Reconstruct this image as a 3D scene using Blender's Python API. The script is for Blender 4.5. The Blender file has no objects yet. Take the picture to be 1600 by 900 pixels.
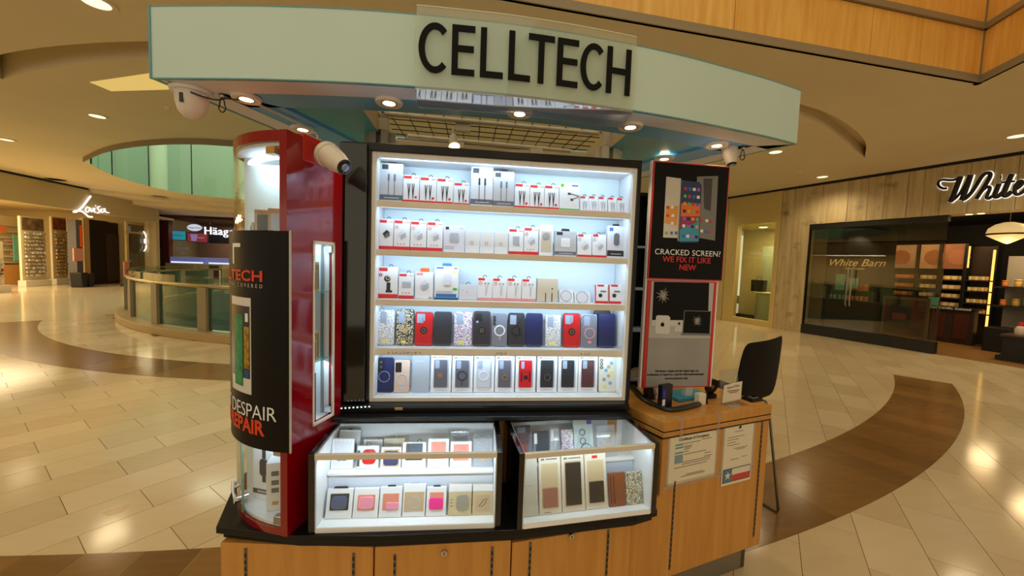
import bpy, bmesh, math, random
from mathutils import Vector, Matrix
from math import sin, cos, pi, radians, sqrt, atan2
random.seed(7)
SC = bpy.context.scene
COL = SC.collection

# ------------------------------------------------------------------ camera
CAM_P = Vector((0.0, 0.0, 1.6))
YAW, PITCH, ROLL, FOC = radians(6.3), radians(3.6), radians(2.0), 600.0
_f = Vector((sin(YAW)*cos(PITCH), cos(YAW)*cos(PITCH), -sin(PITCH)))
_r0 = Vector((cos(YAW), -sin(YAW), 0.0))
_u0 = _r0.cross(_f)
_r = _r0*cos(ROLL) + _u0*sin(ROLL)
_u = -_r0*sin(ROLL) + _u0*cos(ROLL)
cam = bpy.data.cameras.new('camera')
cam.sensor_width = 36.0
cam.lens = 36.0*FOC/1600.0
cam.clip_start, cam.clip_end = 0.05, 200
cam_o = bpy.data.objects.new('camera', cam)
cam_o.matrix_world = Matrix(((_r.x, _u.x, -_f.x, CAM_P.x), (_r.y, _u.y, -_f.y, CAM_P.y), (_r.z, _u.z, -_f.z, CAM_P.z), (0, 0, 0, 1)))
COL.objects.link(cam_o)
SC.camera = cam_o

# ------------------------------------------------------------------ world, exposure
SC.view_settings.view_transform = 'Standard'
SC.view_settings.look = 'None'
SC.view_settings.exposure = 0.0
SC.view_settings.gamma = 1.0
SC.view_settings.use_curve_mapping = False
try:
    SC.cycles.use_denoising = True
    SC.cycles.max_bounces = 10
    SC.cycles.transparent_max_bounces = 24
    SC.cycles.sample_clamp_indirect = 6.0
    SC.cycles.caustics_reflective = False
    SC.cycles.caustics_refractive = False
except Exception:
    pass
world = bpy.data.worlds.new('world')
SC.world = world
world.use_nodes = True
bg = world.node_tree.nodes['Background']
bg.inputs[0].default_value = (1.0, 0.85, 0.60, 1)   # warm daylight and lamps of the tall atrium overhead
bg.inputs[1].default_value = 0.86

def light(name, kind, loc, energy, color, direction=(0, 0, -1), size=0.1, size_y=None, spot=None, blend=0.6):
    l = bpy.data.lights.new(name, kind)
    l.energy = energy
    l.color = color
    if kind == 'AREA':
        l.size = size
        if size_y:
            l.shape = 'RECTANGLE'
            l.size_y = size_y
    elif kind == 'SPOT':
        l.spot_size = spot or radians(100)
        l.spot_blend = blend
        l.shadow_soft_size = size
    else:
        l.shadow_soft_size = size
    o = bpy.data.objects.new(name, l)
    o.location = loc
    o.rotation_euler = Vector(direction).to_track_quat('-Z', 'Y').to_euler()
    COL.objects.link(o)
    return o

WARM = (1.0, 0.80, 0.48)
COOL = (0.56, 0.81, 1.0)
# mall ceiling lamps (each hangs in a ceiling can built further down)
CEIL = 4.0
LAMPS = [(-6.755, 7.875), (-3.689, 4.324), (5.953, 7.17), (8.527, 8.713), (8.915, 5.556), (-10.478, 10.042),
         (2.6, 8.2), (-1.6, 5.6), (-12.5, 9.2), (-13.5, 6.5), (4.6, 11.4), (7.4, 12.6), (-8.6, 5.2), (7.7, 3.6)]
for i, (x, y) in enumerate(LAMPS):
    light('ceiling_lamp_light', 'SPOT', (x, y, CEIL-0.03), 135, WARM, size=0.24, spot=radians(150), blend=0.8)

# ------------------------------------------------------------------ pixel rays (to read the photograph's geometry)
def ray(px, py):
    return _f + _r*((px-800)/FOC) - _u*((py-450)/FOC)
def on_z(px, py, z):
    d = ray(px, py); t = (z-CAM_P.z)/d.z; return CAM_P + d*t
def on_y(px, py, y):
    d = ray(px, py); t = (y-CAM_P.y)/d.y; return CAM_P + d*t
def on_plane(px, py, p, n):
    d = ray(px, py); n = Vector((n[0], n[1], 0)); p = Vector((p[0], p[1], 0))
    t = (p-CAM_P).dot(n)/d.dot(n); return CAM_P + d*t
def pix(p):
    d = Vector(p)-CAM_P; z = d.dot(_f)
    return 800+FOC*d.dot(_r)/z, 450-FOC*d.dot(_u)/z, z

# ------------------------------------------------------------------ materials
def lin(c):
    return tuple(((v/255)/12.92 if v/255 <= .04045 else ((v/255+.055)/1.055)**2.4) for v in c)
MATS = {}
def mat(name, rgb, rough=0.5, metal=0.0, emit=None, estr=0.0, vary=0.0, vscale=6.0, coat=0.0, bump=0.0, bscale=40.0, stretch=None, spec=0.5, lin_rgb=False, alpha=None):
    if name in MATS:
        return MATS[name]
    m = bpy.data.materials.new(name)
    m.use_nodes = True
    nt = m.node_tree
    b = nt.nodes['Principled BSDF']
    c = rgb if lin_rgb else lin(rgb)
    b.inputs['Base Color'].default_value = (*c, 1)
    b.inputs['Roughness'].default_value = rough
    b.inputs['Metallic'].default_value = metal
    b.inputs['Specular IOR Level'].default_value = spec
    b.inputs['Coat Weight'].default_value = coat
    b.inputs['Coat Roughness'].default_value = 0.04
    if emit:
        b.inputs['Emission Color'].default_value = (*lin(emit), 1)
        b.inputs['Emission Strength'].default_value = estr
    if vary or bump:
        tc = nt.nodes.new('ShaderNodeTexCoord')
        mp = nt.nodes.new('ShaderNodeMapping')
        nt.links.new(tc.outputs['Object'], mp.inputs['Vector'])
        if stretch:
            mp.inputs['Scale'].default_value = stretch
        nz = nt.nodes.new('ShaderNodeTexNoise')
        nz.inputs['Scale'].default_value = vscale
        nz.inputs['Detail'].default_value = 5
        nt.links.new(mp.outputs[0], nz.inputs['Vector'])
        if vary:
            rp = nt.nodes.new('ShaderNodeValToRGB')
            rp.color_ramp.elements[0].position = .3
            rp.color_ramp.elements[1].position = .72
            rp.color_ramp.elements[0].color = (*[max(0, v*(1-vary)) for v in c], 1)
            rp.color_ramp.elements[1].color = (*[min(1, v*(1+vary)) for v in c], 1)
            nt.links.new(nz.outputs['Fac'], rp.inputs['Fac'])
            nt.links.new(rp.outputs['Color'], b.inputs['Base Color'])
        if bump:
            n2 = nt.nodes.new('ShaderNodeTexNoise')
            n2.inputs['Scale'].default_value = bscale
            nt.links.new(mp.outputs[0], n2.inputs['Vector'])
            bp = nt.nodes.new('ShaderNodeBump')
            bp.inputs['Strength'].default_value = bump
            bp.inputs['Distance'].default_value = .01
            nt.links.new(n2.outputs['Fac'], bp.inputs['Height'])
            nt.links.new(bp.outputs[0], b.inputs['Normal'])
    MATS[name] = m
    return m

def glass(name, tint=(1, 1, 1), refl=1.0, milky=0.0, milk=(1, 1, 1), ior=1.45, rough=0.0):
    """thin pane: clear with a Fresnel reflection and, if milky, a share of diffuse scattering"""
    if name in MATS:
        return MATS[name]
    m = bpy.data.materials.new(name)
    m.use_nodes = True
    nt = m.node_tree
    nt.nodes.clear()
    out = nt.nodes.new('ShaderNodeOutputMaterial')
    tr = nt.nodes.new('ShaderNodeBsdfTransparent'); tr.inputs[0].default_value = (*tint, 1)
    gl = nt.nodes.new('ShaderNodeBsdfGlossy'); gl.inputs['Roughness'].default_value = rough; gl.inputs[0].default_value = (refl, refl, refl, 1)
    lw_ = nt.nodes.new('ShaderNodeLayerWeight'); lw_.inputs[0].default_value = .5
    pw = nt.nodes.new('ShaderNodeMath'); pw.operation = 'POWER'; pw.inputs[1].default_value = 5.0
    nt.links.new(lw_.outputs['Facing'], pw.inputs[0])
    f0 = ((ior-1)/(ior+1))**2
    fr = nt.nodes.new('ShaderNodeMath'); fr.operation = 'MULTIPLY_ADD'; fr.inputs[1].default_value = 1-f0; fr.inputs[2].default_value = f0
    nt.links.new(pw.outputs[0], fr.inputs[0])
    mx = nt.nodes.new('ShaderNodeMixShader')
    nt.links.new(fr.outputs[0], mx.inputs[0])
    src = tr
    if milky > 0:
        df = nt.nodes.new('ShaderNodeBsdfDiffuse'); df.inputs[0].default_value = (*milk, 1)
        m2 = nt.nodes.new('ShaderNodeMixShader'); m2.inputs[0].default_value = milky
        nt.links.new(tr.outputs[0], m2.inputs[1]); nt.links.new(df.outputs[0], m2.inputs[2])
        src = m2
    nt.links.new(src.outputs[0], mx.inputs[1]); nt.links.new(gl.outputs[0], mx.inputs[2])
    nt.links.new(mx.outputs[0], out.inputs[0])
    MATS[name] = m
    return m

def glow(name, rgb, strength):
    if name in MATS:
        return MATS[name]
    m = bpy.data.materials.new(name)
    m.use_nodes = True
    nt = m.node_tree
    nt.nodes.clear()
    out = nt.nodes.new('ShaderNodeOutputMaterial')
    e = nt.nodes.new('ShaderNodeEmission'); e.inputs[0].default_value = (*lin(rgb), 1); e.inputs[1].default_value = strength
    nt.links.new(e.outputs[0], out.inputs[0])
    MATS[name] = m
    return m

def wood(name, rgb, rgb2, scale=3.0, stretch=(14, 14, 1.0), rough=.4, knots=0.0):
    if name in MATS:
        return MATS[name]
    m = bpy.data.materials.new(name)
    m.use_nodes = True
    nt = m.node_tree
    b = nt.nodes['Principled BSDF']
    tc = nt.nodes.new('ShaderNodeTexCoord'); mp = nt.nodes.new('ShaderNodeMapping')
    mp.inputs['Scale'].default_value = stretch
    nt.links.new(tc.outputs['Object'], mp.inputs['Vector'])
    nz = nt.nodes.new('ShaderNodeTexNoise'); nz.inputs['Scale'].default_value = scale; nz.inputs['Detail'].default_value = 6; nz.inputs['Roughness'].default_value = .6
    nt.links.new(mp.outputs[0], nz.inputs['Vector'])
    rp = nt.nodes.new('ShaderNodeValToRGB')
    rp.color_ramp.elements[0].position = .32; rp.color_ramp.elements[1].position = .68
    rp.color_ramp.elements[0].color = (*lin(rgb2), 1); rp.color_ramp.elements[1].color = (*lin(rgb), 1)
    nt.links.new(nz.outputs['Fac'], rp.inputs['Fac'])
    last = rp.outputs['Color']
    if knots:
        n2 = nt.nodes.new('ShaderNodeTexNoise'); n2.inputs['Scale'].default_value = 2.6; n2.inputs['Detail'].default_value = 3
        nt.links.new(tc.outputs['Object'], n2.inputs['Vector'])
        r2 = nt.nodes.new('ShaderNodeValToRGB'); r2.color_ramp.elements[0].position = .58; r2.color_ramp.elements[1].position = .74
        r2.color_ramp.elements[0].color = (0, 0, 0, 1); r2.color_ramp.elements[1].color = (1, 1, 1, 1)
        nt.links.new(n2.outputs['Fac'], r2.inputs['Fac'])
        mx = nt.nodes.new('ShaderNodeMix'); mx.data_type = 'RGBA'
        mm = nt.nodes.new('ShaderNodeMath'); mm.operation = 'MULTIPLY'; mm.inputs[1].default_value = knots
        nt.links.new(r2.outputs['Color'], mm.inputs[0]); nt.links.new(mm.outputs[0], mx.inputs['Factor'])
        nt.links.new(last, mx.inputs['A']); mx.inputs['B'].default_value = (*[v*.45 for v in lin(rgb2)], 1)
        last = mx.outputs['Result']
    nt.links.new(last, b.inputs['Base Color'])
    b.inputs['Roughness'].default_value = rough
    MATS[name] = m
    return m

def glitter(name, base, sparks, scale=260.0):
    """cells of many colours, like loose sequins"""
    if name in MATS:
        return MATS[name]
    m = bpy.data.materials.new(name)
    m.use_nodes = True
    nt = m.node_tree
    b = nt.nodes['Principled BSDF']
    tc = nt.nodes.new('ShaderNodeTexCoord')
    vo = nt.nodes.new('ShaderNodeTexVoronoi'); vo.inputs['Scale'].default_value = scale
    nt.links.new(tc.outputs['Object'], vo.inputs['Vector'])
    sp = nt.nodes.new('ShaderNodeSeparateColor'); nt.links.new(vo.outputs['Color'], sp.inputs[0])
    rp = nt.nodes.new('ShaderNodeValToRGB'); rp.color_ramp.interpolation = 'CONSTANT'
    cols = [base]+list(sparks)
    rp.color_ramp.elements[0].color = (*lin(cols[0]), 1); rp.color_ramp.elements[0].position = 0
    rp.color_ramp.elements[1].position = .34; rp.color_ramp.elements[1].color = (*lin(cols[1]), 1)
    for i, c in enumerate(cols[2:]):
        e = rp.color_ramp.elements.new(.34+.66*(i+1)/(len(cols)-1)); e.color = (*lin(c), 1)
    nt.links.new(sp.outputs[0], rp.inputs['Fac']); nt.links.new(rp.outputs['Color'], b.inputs['Base Color'])
    b.inputs['Roughness'].default_value = .25
    MATS[name] = m
    return m

# ------------------------------------------------------------------ mesh builder
class MB:
    def __init__(s):
        s.v = []; s.f = []
    def add(s, vs, fs):
        o = len(s.v); s.v += [tuple(v) for v in vs]; s.f += [tuple(i+o for i in f) for f in fs]; return s
    def box(s, x0, y0, z0, x1, y1, z1):
        return s.add([(x0, y0, z0), (x1, y0, z0), (x1, y1, z0), (x0, y1, z0), (x0, y0, z1), (x1, y0, z1), (x1, y1, z1), (x0, y1, z1)],
                     [(0, 3, 2, 1), (4, 5, 6, 7), (0, 1, 5, 4), (1, 2, 6, 5), (2, 3, 7, 6), (3, 0, 4, 7)])
    def prism(s, poly, z0, z1):
        n = len(poly)
        a = sum(poly[i][0]*poly[(i+1) % n][1]-poly[(i+1) % n][0]*poly[i][1] for i in range(n))
        if a < 0:
            poly = poly[::-1]
        zz0 = z0 if isinstance(z0, (list, tuple)) else [z0]*n
        return s.add([(p[0], p[1], z0) for p in poly]+[(p[0], p[1], z1) for p in poly],
                     [tuple(range(n))[::-1], tuple(range(n, 2*n))]+[(i, (i+1) % n, n+(i+1) % n, n+i) for i in range(n)])
    def slabxz(s, poly, y0, y1):
        """polygon in x,z pulled from y0 (front) to y1 (back)"""
        n = len(poly)
        a = sum(poly[i][0]*poly[(i+1) % n][1]-poly[(i+1) % n][0]*poly[i][1] for i in range(n))
        if a < 0:
            poly = poly[::-1]
        return s.add([(p[0], y0, p[1]) for p in poly]+[(p[0], y1, p[1]) for p in poly],
                     [tuple(range(n)), tuple(range(n, 2*n))[::-1]]+[(i, n+i, n+(i+1) % n, (i+1) % n) for i in range(n)])
    def cyl(s, p0, p1, r0, r1=None, n=16, caps=True):
        p0, p1 = Vector(p0), Vector(p1)
        r1 = r0 if r1 is None else r1
        d = (p1-p0).normalized()
        a = d.orthogonal().normalized(); b = d.cross(a)
        vs = [p0+(a*cos(2*pi*i/n)+b*sin(2*pi*i/n))*r0 for i in range(n)]+[p1+(a*cos(2*pi*i/n)+b*sin(2*pi*i/n))*r1 for i in range(n)]
        fs = [(i, (i+1) % n, n+(i+1) % n, n+i) for i in range(n)]
        if caps:
            fs += [tuple(range(n))[::-1], tuple(range(n, 2*n))]
        return s.add(vs, fs)
    def tube(s, pts, r, n=8, closed=False, flat=None):
        pts = [Vector(p) for p in pts]
        k = len(pts)
        rr = r if isinstance(r, (list, tuple)) else [r]*k
        vs = []
        prev = None
        for i, p in enumerate(pts):
            if closed:
                t = pts[(i+1) % k]-pts[i-1]
            else:
                t = pts[min(i+1, k-1)]-pts[max(i-1, 0)]
            t.normalize()
            a = t.orthogonal().normalized() if prev is None else (prev-t*prev.dot(t)).normalized()
            prev = a
            b = t.cross(a)
            for j in range(n):
                q = (a*cos(2*pi*j/n)+b*sin(2*pi*j/n))*rr[i]
                if flat is not None:
                    ax = Vector(flat[0]); q = q-ax*(q.dot(ax)*(1-flat[1]))
                vs.append(p+q)
        fs = []
        m = k if closed else k-1
        for i in range(m):
            for j in range(n):
                fs.append((i*n+j, i*n+(j+1) % n, ((i+1) % k)*n+(j+1) % n, ((i+1) % k)*n+j))
        if not closed:
            fs += [tuple(range(n))[::-1], tuple(range((k-1)*n, k*n))]
        return s.add(vs, fs)
    def lathe(s, prof, n=24, c=(0, 0, 0), M=None, ring=False):
        vs = []; fs = []
        k = len(prof)
        for r, z in prof:
            for j in range(n):
                p = Vector((r*cos(2*pi*j/n), r*sin(2*pi*j/n), z))
                if M is not None:
                    p = M @ p
                vs.append(p+Vector(c))
        for i in range(k-1):
            for j in range(n):
                fs.append((i*n+j, i*n+(j+1) % n, (i+1)*n+(j+1) % n, (i+1)*n+j))
        if ring:
            fs += [((k-1)*n+j, (k-1)*n+(j+1) % n, (j+1) % n, j) for j in range(n)]
        else:
            fs.append(tuple(range(n))[::-1]); fs.append(tuple(range((k-1)*n, k*n)))
        return s.add(vs, fs)
    def quad(s, a, b, c, d):
        return s.add([a, b, c, d], [(0, 1, 2, 3)])
    def xf(s, M):
        s.v = [tuple(M @ Vector(v)) for v in s.v]; return s
    def mesh(s, name, smooth=False):
        me = bpy.data.meshes.new(name)
        me.from_pydata(s.v, [], s.f)
        me.validate()
        if smooth:
            me.shade_smooth()
        me.update()
        return me

def setm(o, label=None, cat=None, group=None, kind=None):
    if label: o['label'] = label
    if cat: o['category'] = cat
    if group: o['group'] = group
    if kind: o['kind'] = kind
    return o
def part(name, mb, m, parent=None, smooth=False, bevel=0.0, seg=2):
    me = mb if isinstance(mb, bpy.types.Mesh) else mb.mesh(name, False)
    if not me.materials:
        me.materials.append(m)
    o = bpy.data.objects.new(name, me)
    COL.objects.link(o)
    if parent is not None:
        o.parent = parent
    if bevel:
        bv = o.modifiers.new('bevel', 'BEVEL'); bv.width = bevel; bv.segments = seg; bv.limit_method = 'ANGLE'; bv.angle_limit = radians(40)
    if smooth:
        me.shade_smooth()
        try:
            me.set_sharp_from_angle(angle=radians(45))
        except Exception:
            pass
    return o
def thing(name, label, cat, loc=(0, 0, 0), rz=0.0, group=None, rx=0.0):
    o = bpy.data.objects.new(name, None)
    COL.objects.link(o)
    o.empty_display_size = .05
    o.location = loc
    o.rotation_euler = (rx, 0, rz)
    return setm(o, label, cat, group)
def struct(name, mb, m, **k):
    return setm(part(name, mb, m, **k), kind='structure')
FACE = Matrix(((1, 0, 0, 0), (0, 0, -1, 0), (0, 1, 0, 0), (0, 0, 0, 1)))   # text plane (x,y) -> x,z facing -y
def text_mesh(s, size, align='CENTER', extrude=0.0006, bold=0.0, shear=0.0, space=1.0, line=1.0, wide=1.0):
    cu = bpy.data.curves.new('lettering', 'FONT')
    cu.body = s; cu.size = size; cu.align_x = align; cu.align_y = 'CENTER'; cu.extrude = extrude
    cu.offset = bold; cu.shear = shear; cu.space_character = space; cu.space_line = line
    cu.resolution_u = 3
    o = bpy.data.objects.new('tmp', cu)
    COL.objects.link(o)
    dg = bpy.context.evaluated_depsgraph_get()
    me = bpy.data.meshes.new_from_object(o.evaluated_get(dg))
    bpy.data.objects.remove(o); bpy.data.curves.remove(cu)
    me.materials.clear()
    me.name = 'lettering'
    if wide != 1.0:
        me.transform(Matrix.Diagonal((wide, 1, 1, 1)))
    return me
def text(s, size, at, m, parent, name='lettering', **k):
    me = text_mesh(s, size, **k)
    me.transform(Matrix.Translation(Vector(at)) @ FACE)
    return part(name, me, m, parent)
def rrect(w, h, r, n=4, x0=0, z0=0):
    """rounded rectangle, centred on x0, standing on z0"""
    pts = []
    for cx, cz, a0 in ((w/2-r, r, -pi/2), (w/2-r, h-r, 0), (-w/2+r, h-r, pi/2), (-w/2+r, r, pi)):
        for i in range(n+1):
            a = a0+pi/2*i/n
            pts.append((x0+cx+r*cos(a), z0+cz+r*sin(a)))
    return pts
def circ_pts(r, n=20, cx=0, cz=0, a0=0, a1=2*pi, end=False):
    return [(cx+r*cos(a0+(a1-a0)*i/n), cz+r*sin(a0+(a1-a0)*i/n)) for i in range(n+1 if end else n)]
def ring_mb(cx, cz, r0, r1, y0, y1, n=24):
    mb = MB()
    a = circ_pts(r0, n, cx, cz); b = circ_pts(r1, n, cx, cz)
    vs = [(p[0], y0, p[1]) for p in a]+[(p[0], y0, p[1]) for p in b]+[(p[0], y1, p[1]) for p in a]+[(p[0], y1, p[1]) for p in b]
    fs = []
    for i in range(n):
        j = (i+1) % n
        fs += [(i, j, n+j, n+i), (n+i, n+j, 3*n+j, 3*n+i), (i, 2*n+i, 2*n+j, j)]
    return mb.add(vs, fs)
def frame_mb(x0, z0, x1, z1, w, y0, y1):
    mb = MB()
    mb.box(x0, y0, z0, x0+w, y1, z1).box(x1-w, y0, z0, x1, y1, z1).box(x0+w, y0, z0, x1-w, y1, z0+w).box(x0+w, y0, z1-w, x1-w, y1, z1)
    return mb
def spline(pts, k=6):
    pts = [Vector(p) for p in pts]
    out = []
    n = len(pts)
    for i in range(n-1):
        p0, p1, p2, p3 = pts[max(i-1, 0)], pts[i], pts[i+1], pts[min(i+2, n-1)]
        for j in range(k):
            t = j/k
            out.append(.5*((2*p1)+(p2-p0)*t+(2*p0-5*p1+4*p2-p3)*t*t+(3*p1-p0-3*p2+p3)*t**3))
    out.append(pts[-1])
    return out
def fill_loops(loops, z, name):
    """flat polygon with holes at height z"""
    bm = bmesh.new()
    for lp in loops:
        vs = [bm.verts.new((p[0], p[1], z)) for p in lp]
        for i in range(len(vs)):
            bm.edges.new((vs[i], vs[(i+1) % len(vs)]))
    bmesh.ops.triangle_fill(bm, use_beauty=True, use_dissolve=False, edges=bm.edges[:])
    me = bpy.data.meshes.new(name)
    bm.to_mesh(me); bm.free()
    return me
# ------------------------------------------------------------------ common materials
M_ceil = mat('painted_ceiling', (226, 212, 180), .9, vary=.04, vscale=.6)
M_grout = mat('floor_grout', (120, 100, 70), .9)
M_black = mat('black_laminate', (14, 13, 13), .3, vary=.1, spec=.3)
M_gloss_black = mat('gloss_black_panel', (9, 9, 11), .08, coat=.5)
M_white = mat('white_laminate', (232, 234, 238), .5)
M_white_gloss = mat('white_gloss', (240, 242, 244), .25)
M_red = mat('red_gloss_laminate', (134, 2, 13), .12, coat=.5)
M_steel = mat('brushed_steel', (170, 165, 155), .3, 1.0)
M_chrome = mat('chrome', (220, 220, 225), .08, 1.0)
M_dark_metal = mat('dark_metal', (60, 56, 50), .4, 1.0)
M_clear = glass('clear_glass', (.97, .99, .98), 1.0)
M_acryl = glass('clear_acrylic', (.97, .98, .99), 1.0, milky=.03)
M_sheet = glass('clear_sign_sheet', (.95, .97, .95), .9, milky=.16, milk=(.8, .85, .75))
M_greyprint = mat('grey_print', (90, 90, 95), .6)
M_blackprint = mat('black_print', (9, 9, 9), .7, spec=.2)
M_redprint = mat('red_print', (205, 40, 32), .6)
M_whiteprint = mat('white_print', (235, 235, 235), .6)

def tile_material(name, c1, c2, rough, vein=0.35):
    m = bpy.data.materials.new(name); m.use_nodes = True
    nt = m.node_tree; b = nt.nodes['Principled BSDF']
    g = nt.nodes.new('ShaderNodeNewGeometry'); oi = nt.nodes.new('ShaderNodeObjectInfo')
    n1 = nt.nodes.new('ShaderNodeTexNoise'); n1.inputs['Scale'].default_value = 1.3; n1.inputs['Detail'].default_value = 3
    nt.links.new(g.outputs['Position'], n1.inputs['Vector'])
    mp = nt.nodes.new('ShaderNodeMapping'); mp.inputs['Rotation'].default_value = (0, 0, radians(-50)); mp.inputs['Scale'].default_value = (1.5, 9, 1)
    nt.links.new(g.outputs['Position'], mp.inputs['Vector'])
    n2 = nt.nodes.new('ShaderNodeTexNoise'); n2.inputs['Scale'].default_value = 2.2; n2.inputs['Detail'].default_value = 8
    nt.links.new(mp.outputs[0], n2.inputs['Vector'])
    a = nt.nodes.new('ShaderNodeMath'); a.operation = 'MULTIPLY_ADD'; a.inputs[1].default_value = vein
    nt.links.new(n2.outputs['Fac'], a.inputs[0])
    k = nt.nodes.new('ShaderNodeMath'); k.operation = 'MULTIPLY_ADD'; k.inputs[1].default_value = .3
    nt.links.new(n1.outputs['Fac'], k.inputs[0]); nt.links.new(oi.outputs['Random'], k.inputs[2])
    h = nt.nodes.new('ShaderNodeMath'); h.operation = 'MULTIPLY'; h.inputs[1].default_value = .5
    nt.links.new(k.outputs[0], h.inputs[0]); nt.links.new(h.outputs[0], a.inputs[2])
    rp = nt.nodes.new('ShaderNodeValToRGB'); rp.color_ramp.elements[0].position = .1; rp.color_ramp.elements[1].position = .95
    rp.color_ramp.elements[0].color = (*lin(c1), 1); rp.color_ramp.elements[1].color = (*lin(c2), 1)
    nt.links.new(a.outputs[0], rp.inputs['Fac']); nt.links.new(rp.outputs['Color'], b.inputs['Base Color'])
    b.inputs['Roughness'].default_value = rough
    b.inputs['Specular IOR Level'].default_value = .38
    MATS[name] = m
    return m
M_tile = tile_material('cream_travertine', (202, 180, 142), (230, 212, 178), .12)
M_band = tile_material('brown_stone', (102, 74, 40), (150, 112, 64), .16, .5)

# ------------------------------------------------------------------ floor
CC = Vector((-1.8, 15.3)); RV = 8.2                       # centre of the round court, rim of the floor opening
YF = 16.5
a_end = math.asin((YF-CC.y)/RV)
def arc(r, a0, a1, n):
    return [(CC.x+r*cos(a0+(a1-a0)*i/n), CC.y+r*sin(a0+(a1-a0)*i/n)) for i in range(n+1)]
void = arc(RV-.15, pi-a_end, 2*pi+a_end, 60)
fl = fill_loops([[(-26, -6), (18, -6), (18, 34), (-26, 34)], void], -.004, 'floor')
floor = struct('floor', fl, M_grout)
TA = radians(49.8); TU = Vector((cos(TA), sin(TA))); TV = Vector((sin(TA), -cos(TA)))
TW, TL, GAP = .305, .605, .0035
tmb = MB(); tmb.box(-TL/2+GAP/2, -TW/2+GAP/2, -.0045, TL/2-GAP/2, TW/2-GAP/2, 0); tmb.f = tmb.f[1:]
tile_me = tmb.mesh('floor_tile'); tile_me.materials.append(M_tile)
tiles = []
for k in range(-75, 60):
    v0 = -3.724+TW*k
    off = .375 if k % 2 == 0 else .09
    for j in range(-40, 60):
        c = TU*(off+TL*(j+.5))+TV*(v0+TW/2)
        if not (-21 < c.x < 13.5 and -2.5 < c.y < 26):
            continue
        if (c-CC).length < RV+.1 and c.y < YF+.1:
            continue
        px, py, d = pix((c.x, c.y, 0))
        vis = d > .3 and -60 < px < 1660 and py < 960 and not (372 < px < 1150 and py > 450) and not (400 < px < 1010)
        area = (px*0+1)/d**3 if vis else 0
        tiles.append((area, c))
tiles.sort(key=lambda t: -t[0])
for a, c in tiles[:300]:
    o = bpy.data.objects.new('floor_tile', tile_me); COL.objects.link(o)
    o.parent = floor; o.location = (c.x, c.y, 0); o.rotation_euler = (0, 0, TA)
rest = MB()
RT = Matrix.Rotation(TA, 4, 'Z')
for a, c in tiles[300:]:
    o = len(rest.v)
    for v in tmb.v:
        q = RT @ Vector(v); rest.v.append((q.x+c.x, q.y+c.y, q.z))
    rest.f += [tuple(i+o for i in f) for f in tmb.f]
setm(part('floor_tiles', rest, M_tile, floor), kind='stuff')
def band(r0, r1, a0, a1, step):
    n = int(abs(a1-a0)*r1/step)
    da = (a1-a0)/n
    for i in range(n):
        b0, b1 = a0+da*i+.0015/r1, a0+da*(i+1)-.0015/r1
        mb = MB(); poly = arc(r0, b0, b1, 3)+arc(r1, b1, b0, 3)
        mb.prism(poly, -.004, .0012)
        mb.f = mb.f[1:]
        part('floor_tile', mb, M_band, floor)
band(13.15, 13.79, radians(-97), radians(-48.2), .30)
band(9.53, 10.24, radians(-142), radians(-92), .62)
# oily stain on one tile: a flat mark in the stone
smb = MB(); sp = on_z(182, 797, .0006)
pts = [(.06*cos(t*.5)*(1+.25*sin(t*1.7)), .04*sin(t*.5)*(1+.3*cos(t*1.3))) for t in range(12)]
smb.prism([(sp.x+(p[0]*cos(.9)-p[1]*sin(.9)), sp.y+(p[0]*sin(.9)+p[1]*cos(.9))) for p in pts], .0002, .0007)
part('stain', smb, mat('stain', (200, 172, 126), .2), floor)
# opening to the storey below
low = MB(); n = len(void)
for i in range(n):
    a, b = void[i], void[(i+1) % n]
    low.quad((a[0], a[1], -.004), (b[0], b[1], -.004), (b[0], b[1], -.7), (a[0], a[1], -.7))
struct('trim_1', low, mat('slab_edge', (150, 140, 115), .6))
low = MB()
for i in range(n):
    a, b = void[i], void[(i+1) % n]
    low.quad((a[0], a[1], -.7), (b[0], b[1], -.7), (b[0], b[1], -5), (a[0], a[1], -5))
struct('wall_lower', low, mat('lower_storey_wall', (70, 130, 120), .5, vary=.25, vscale=.5))
struct('floor_lower', MB().quad((-14, 5, -5), (12, 5, -5), (12, 20, -5), (-14, 20, -5)), mat('lower_floor', (110, 140, 125), .3))
light('lower_storey_light', 'AREA', (-5, 12, -.8), 160, (.6, 1, .9), size=5)

# ------------------------------------------------------------------ ceiling
oval = [(-10.2, 11.45), (-8.72, 10.27), (-7.63, 9.59), (-6.66, 9.15), (-5.89, 8.94), (-5.3, 8.9), (-4.3, 9.0), (-3, 9.6), (-2, 10.8), (-1.6, 12.5),
        (-2.2, 14.5), (-4, 16.5), (-6.5, 17.8), (-8.6, 18.25), (-10.4, 18.05), (-11.53, 17.45), (-11.9, 16.3), (-11.78, 14.76), (-11.33, 13.42), (-10.75, 12.3)]
ov = [(p.x, p.y) for p in spline([(x, y, 0) for x, y in oval]+[(oval[0][0], oval[0][1], 0)], 3)][:-1]
atr = [(6.11, 4.2), (-6.0, 3.05), (-6.0, -7.8), (1.74, -7.8)]
slot1 = arc(10.12, radians(-119.6), radians(-92), 16)+arc(10.48, radians(-92), radians(-117.0), 16)
c2 = [(on_z(a, b, CEIL).x, on_z(a, b, CEIL).y) for a, b in ((1190, 146), (1254, 164), (1300, 180), (1335, 202), (1353, 225), (1351, 246))]
c2b = [(on_z(a, b, CEIL).x, on_z(a, b, CEIL).y) for a, b in ((1190, 164), (1252, 182), (1287, 197), (1317, 219), (1338, 236))]
slot2 = [(p.x, p.y) for p in spline([(a, b, 0) for a, b in c2], 4)]+[(p.x, p.y) for p in spline([(a, b, 0) for a, b in c2b], 4)][::-1]
c2_old = [(4.62, 5.154), (5.591, 5.55), (6.573, 6.134), (7.677, 6.9), (8.6, 7.9)]
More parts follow.
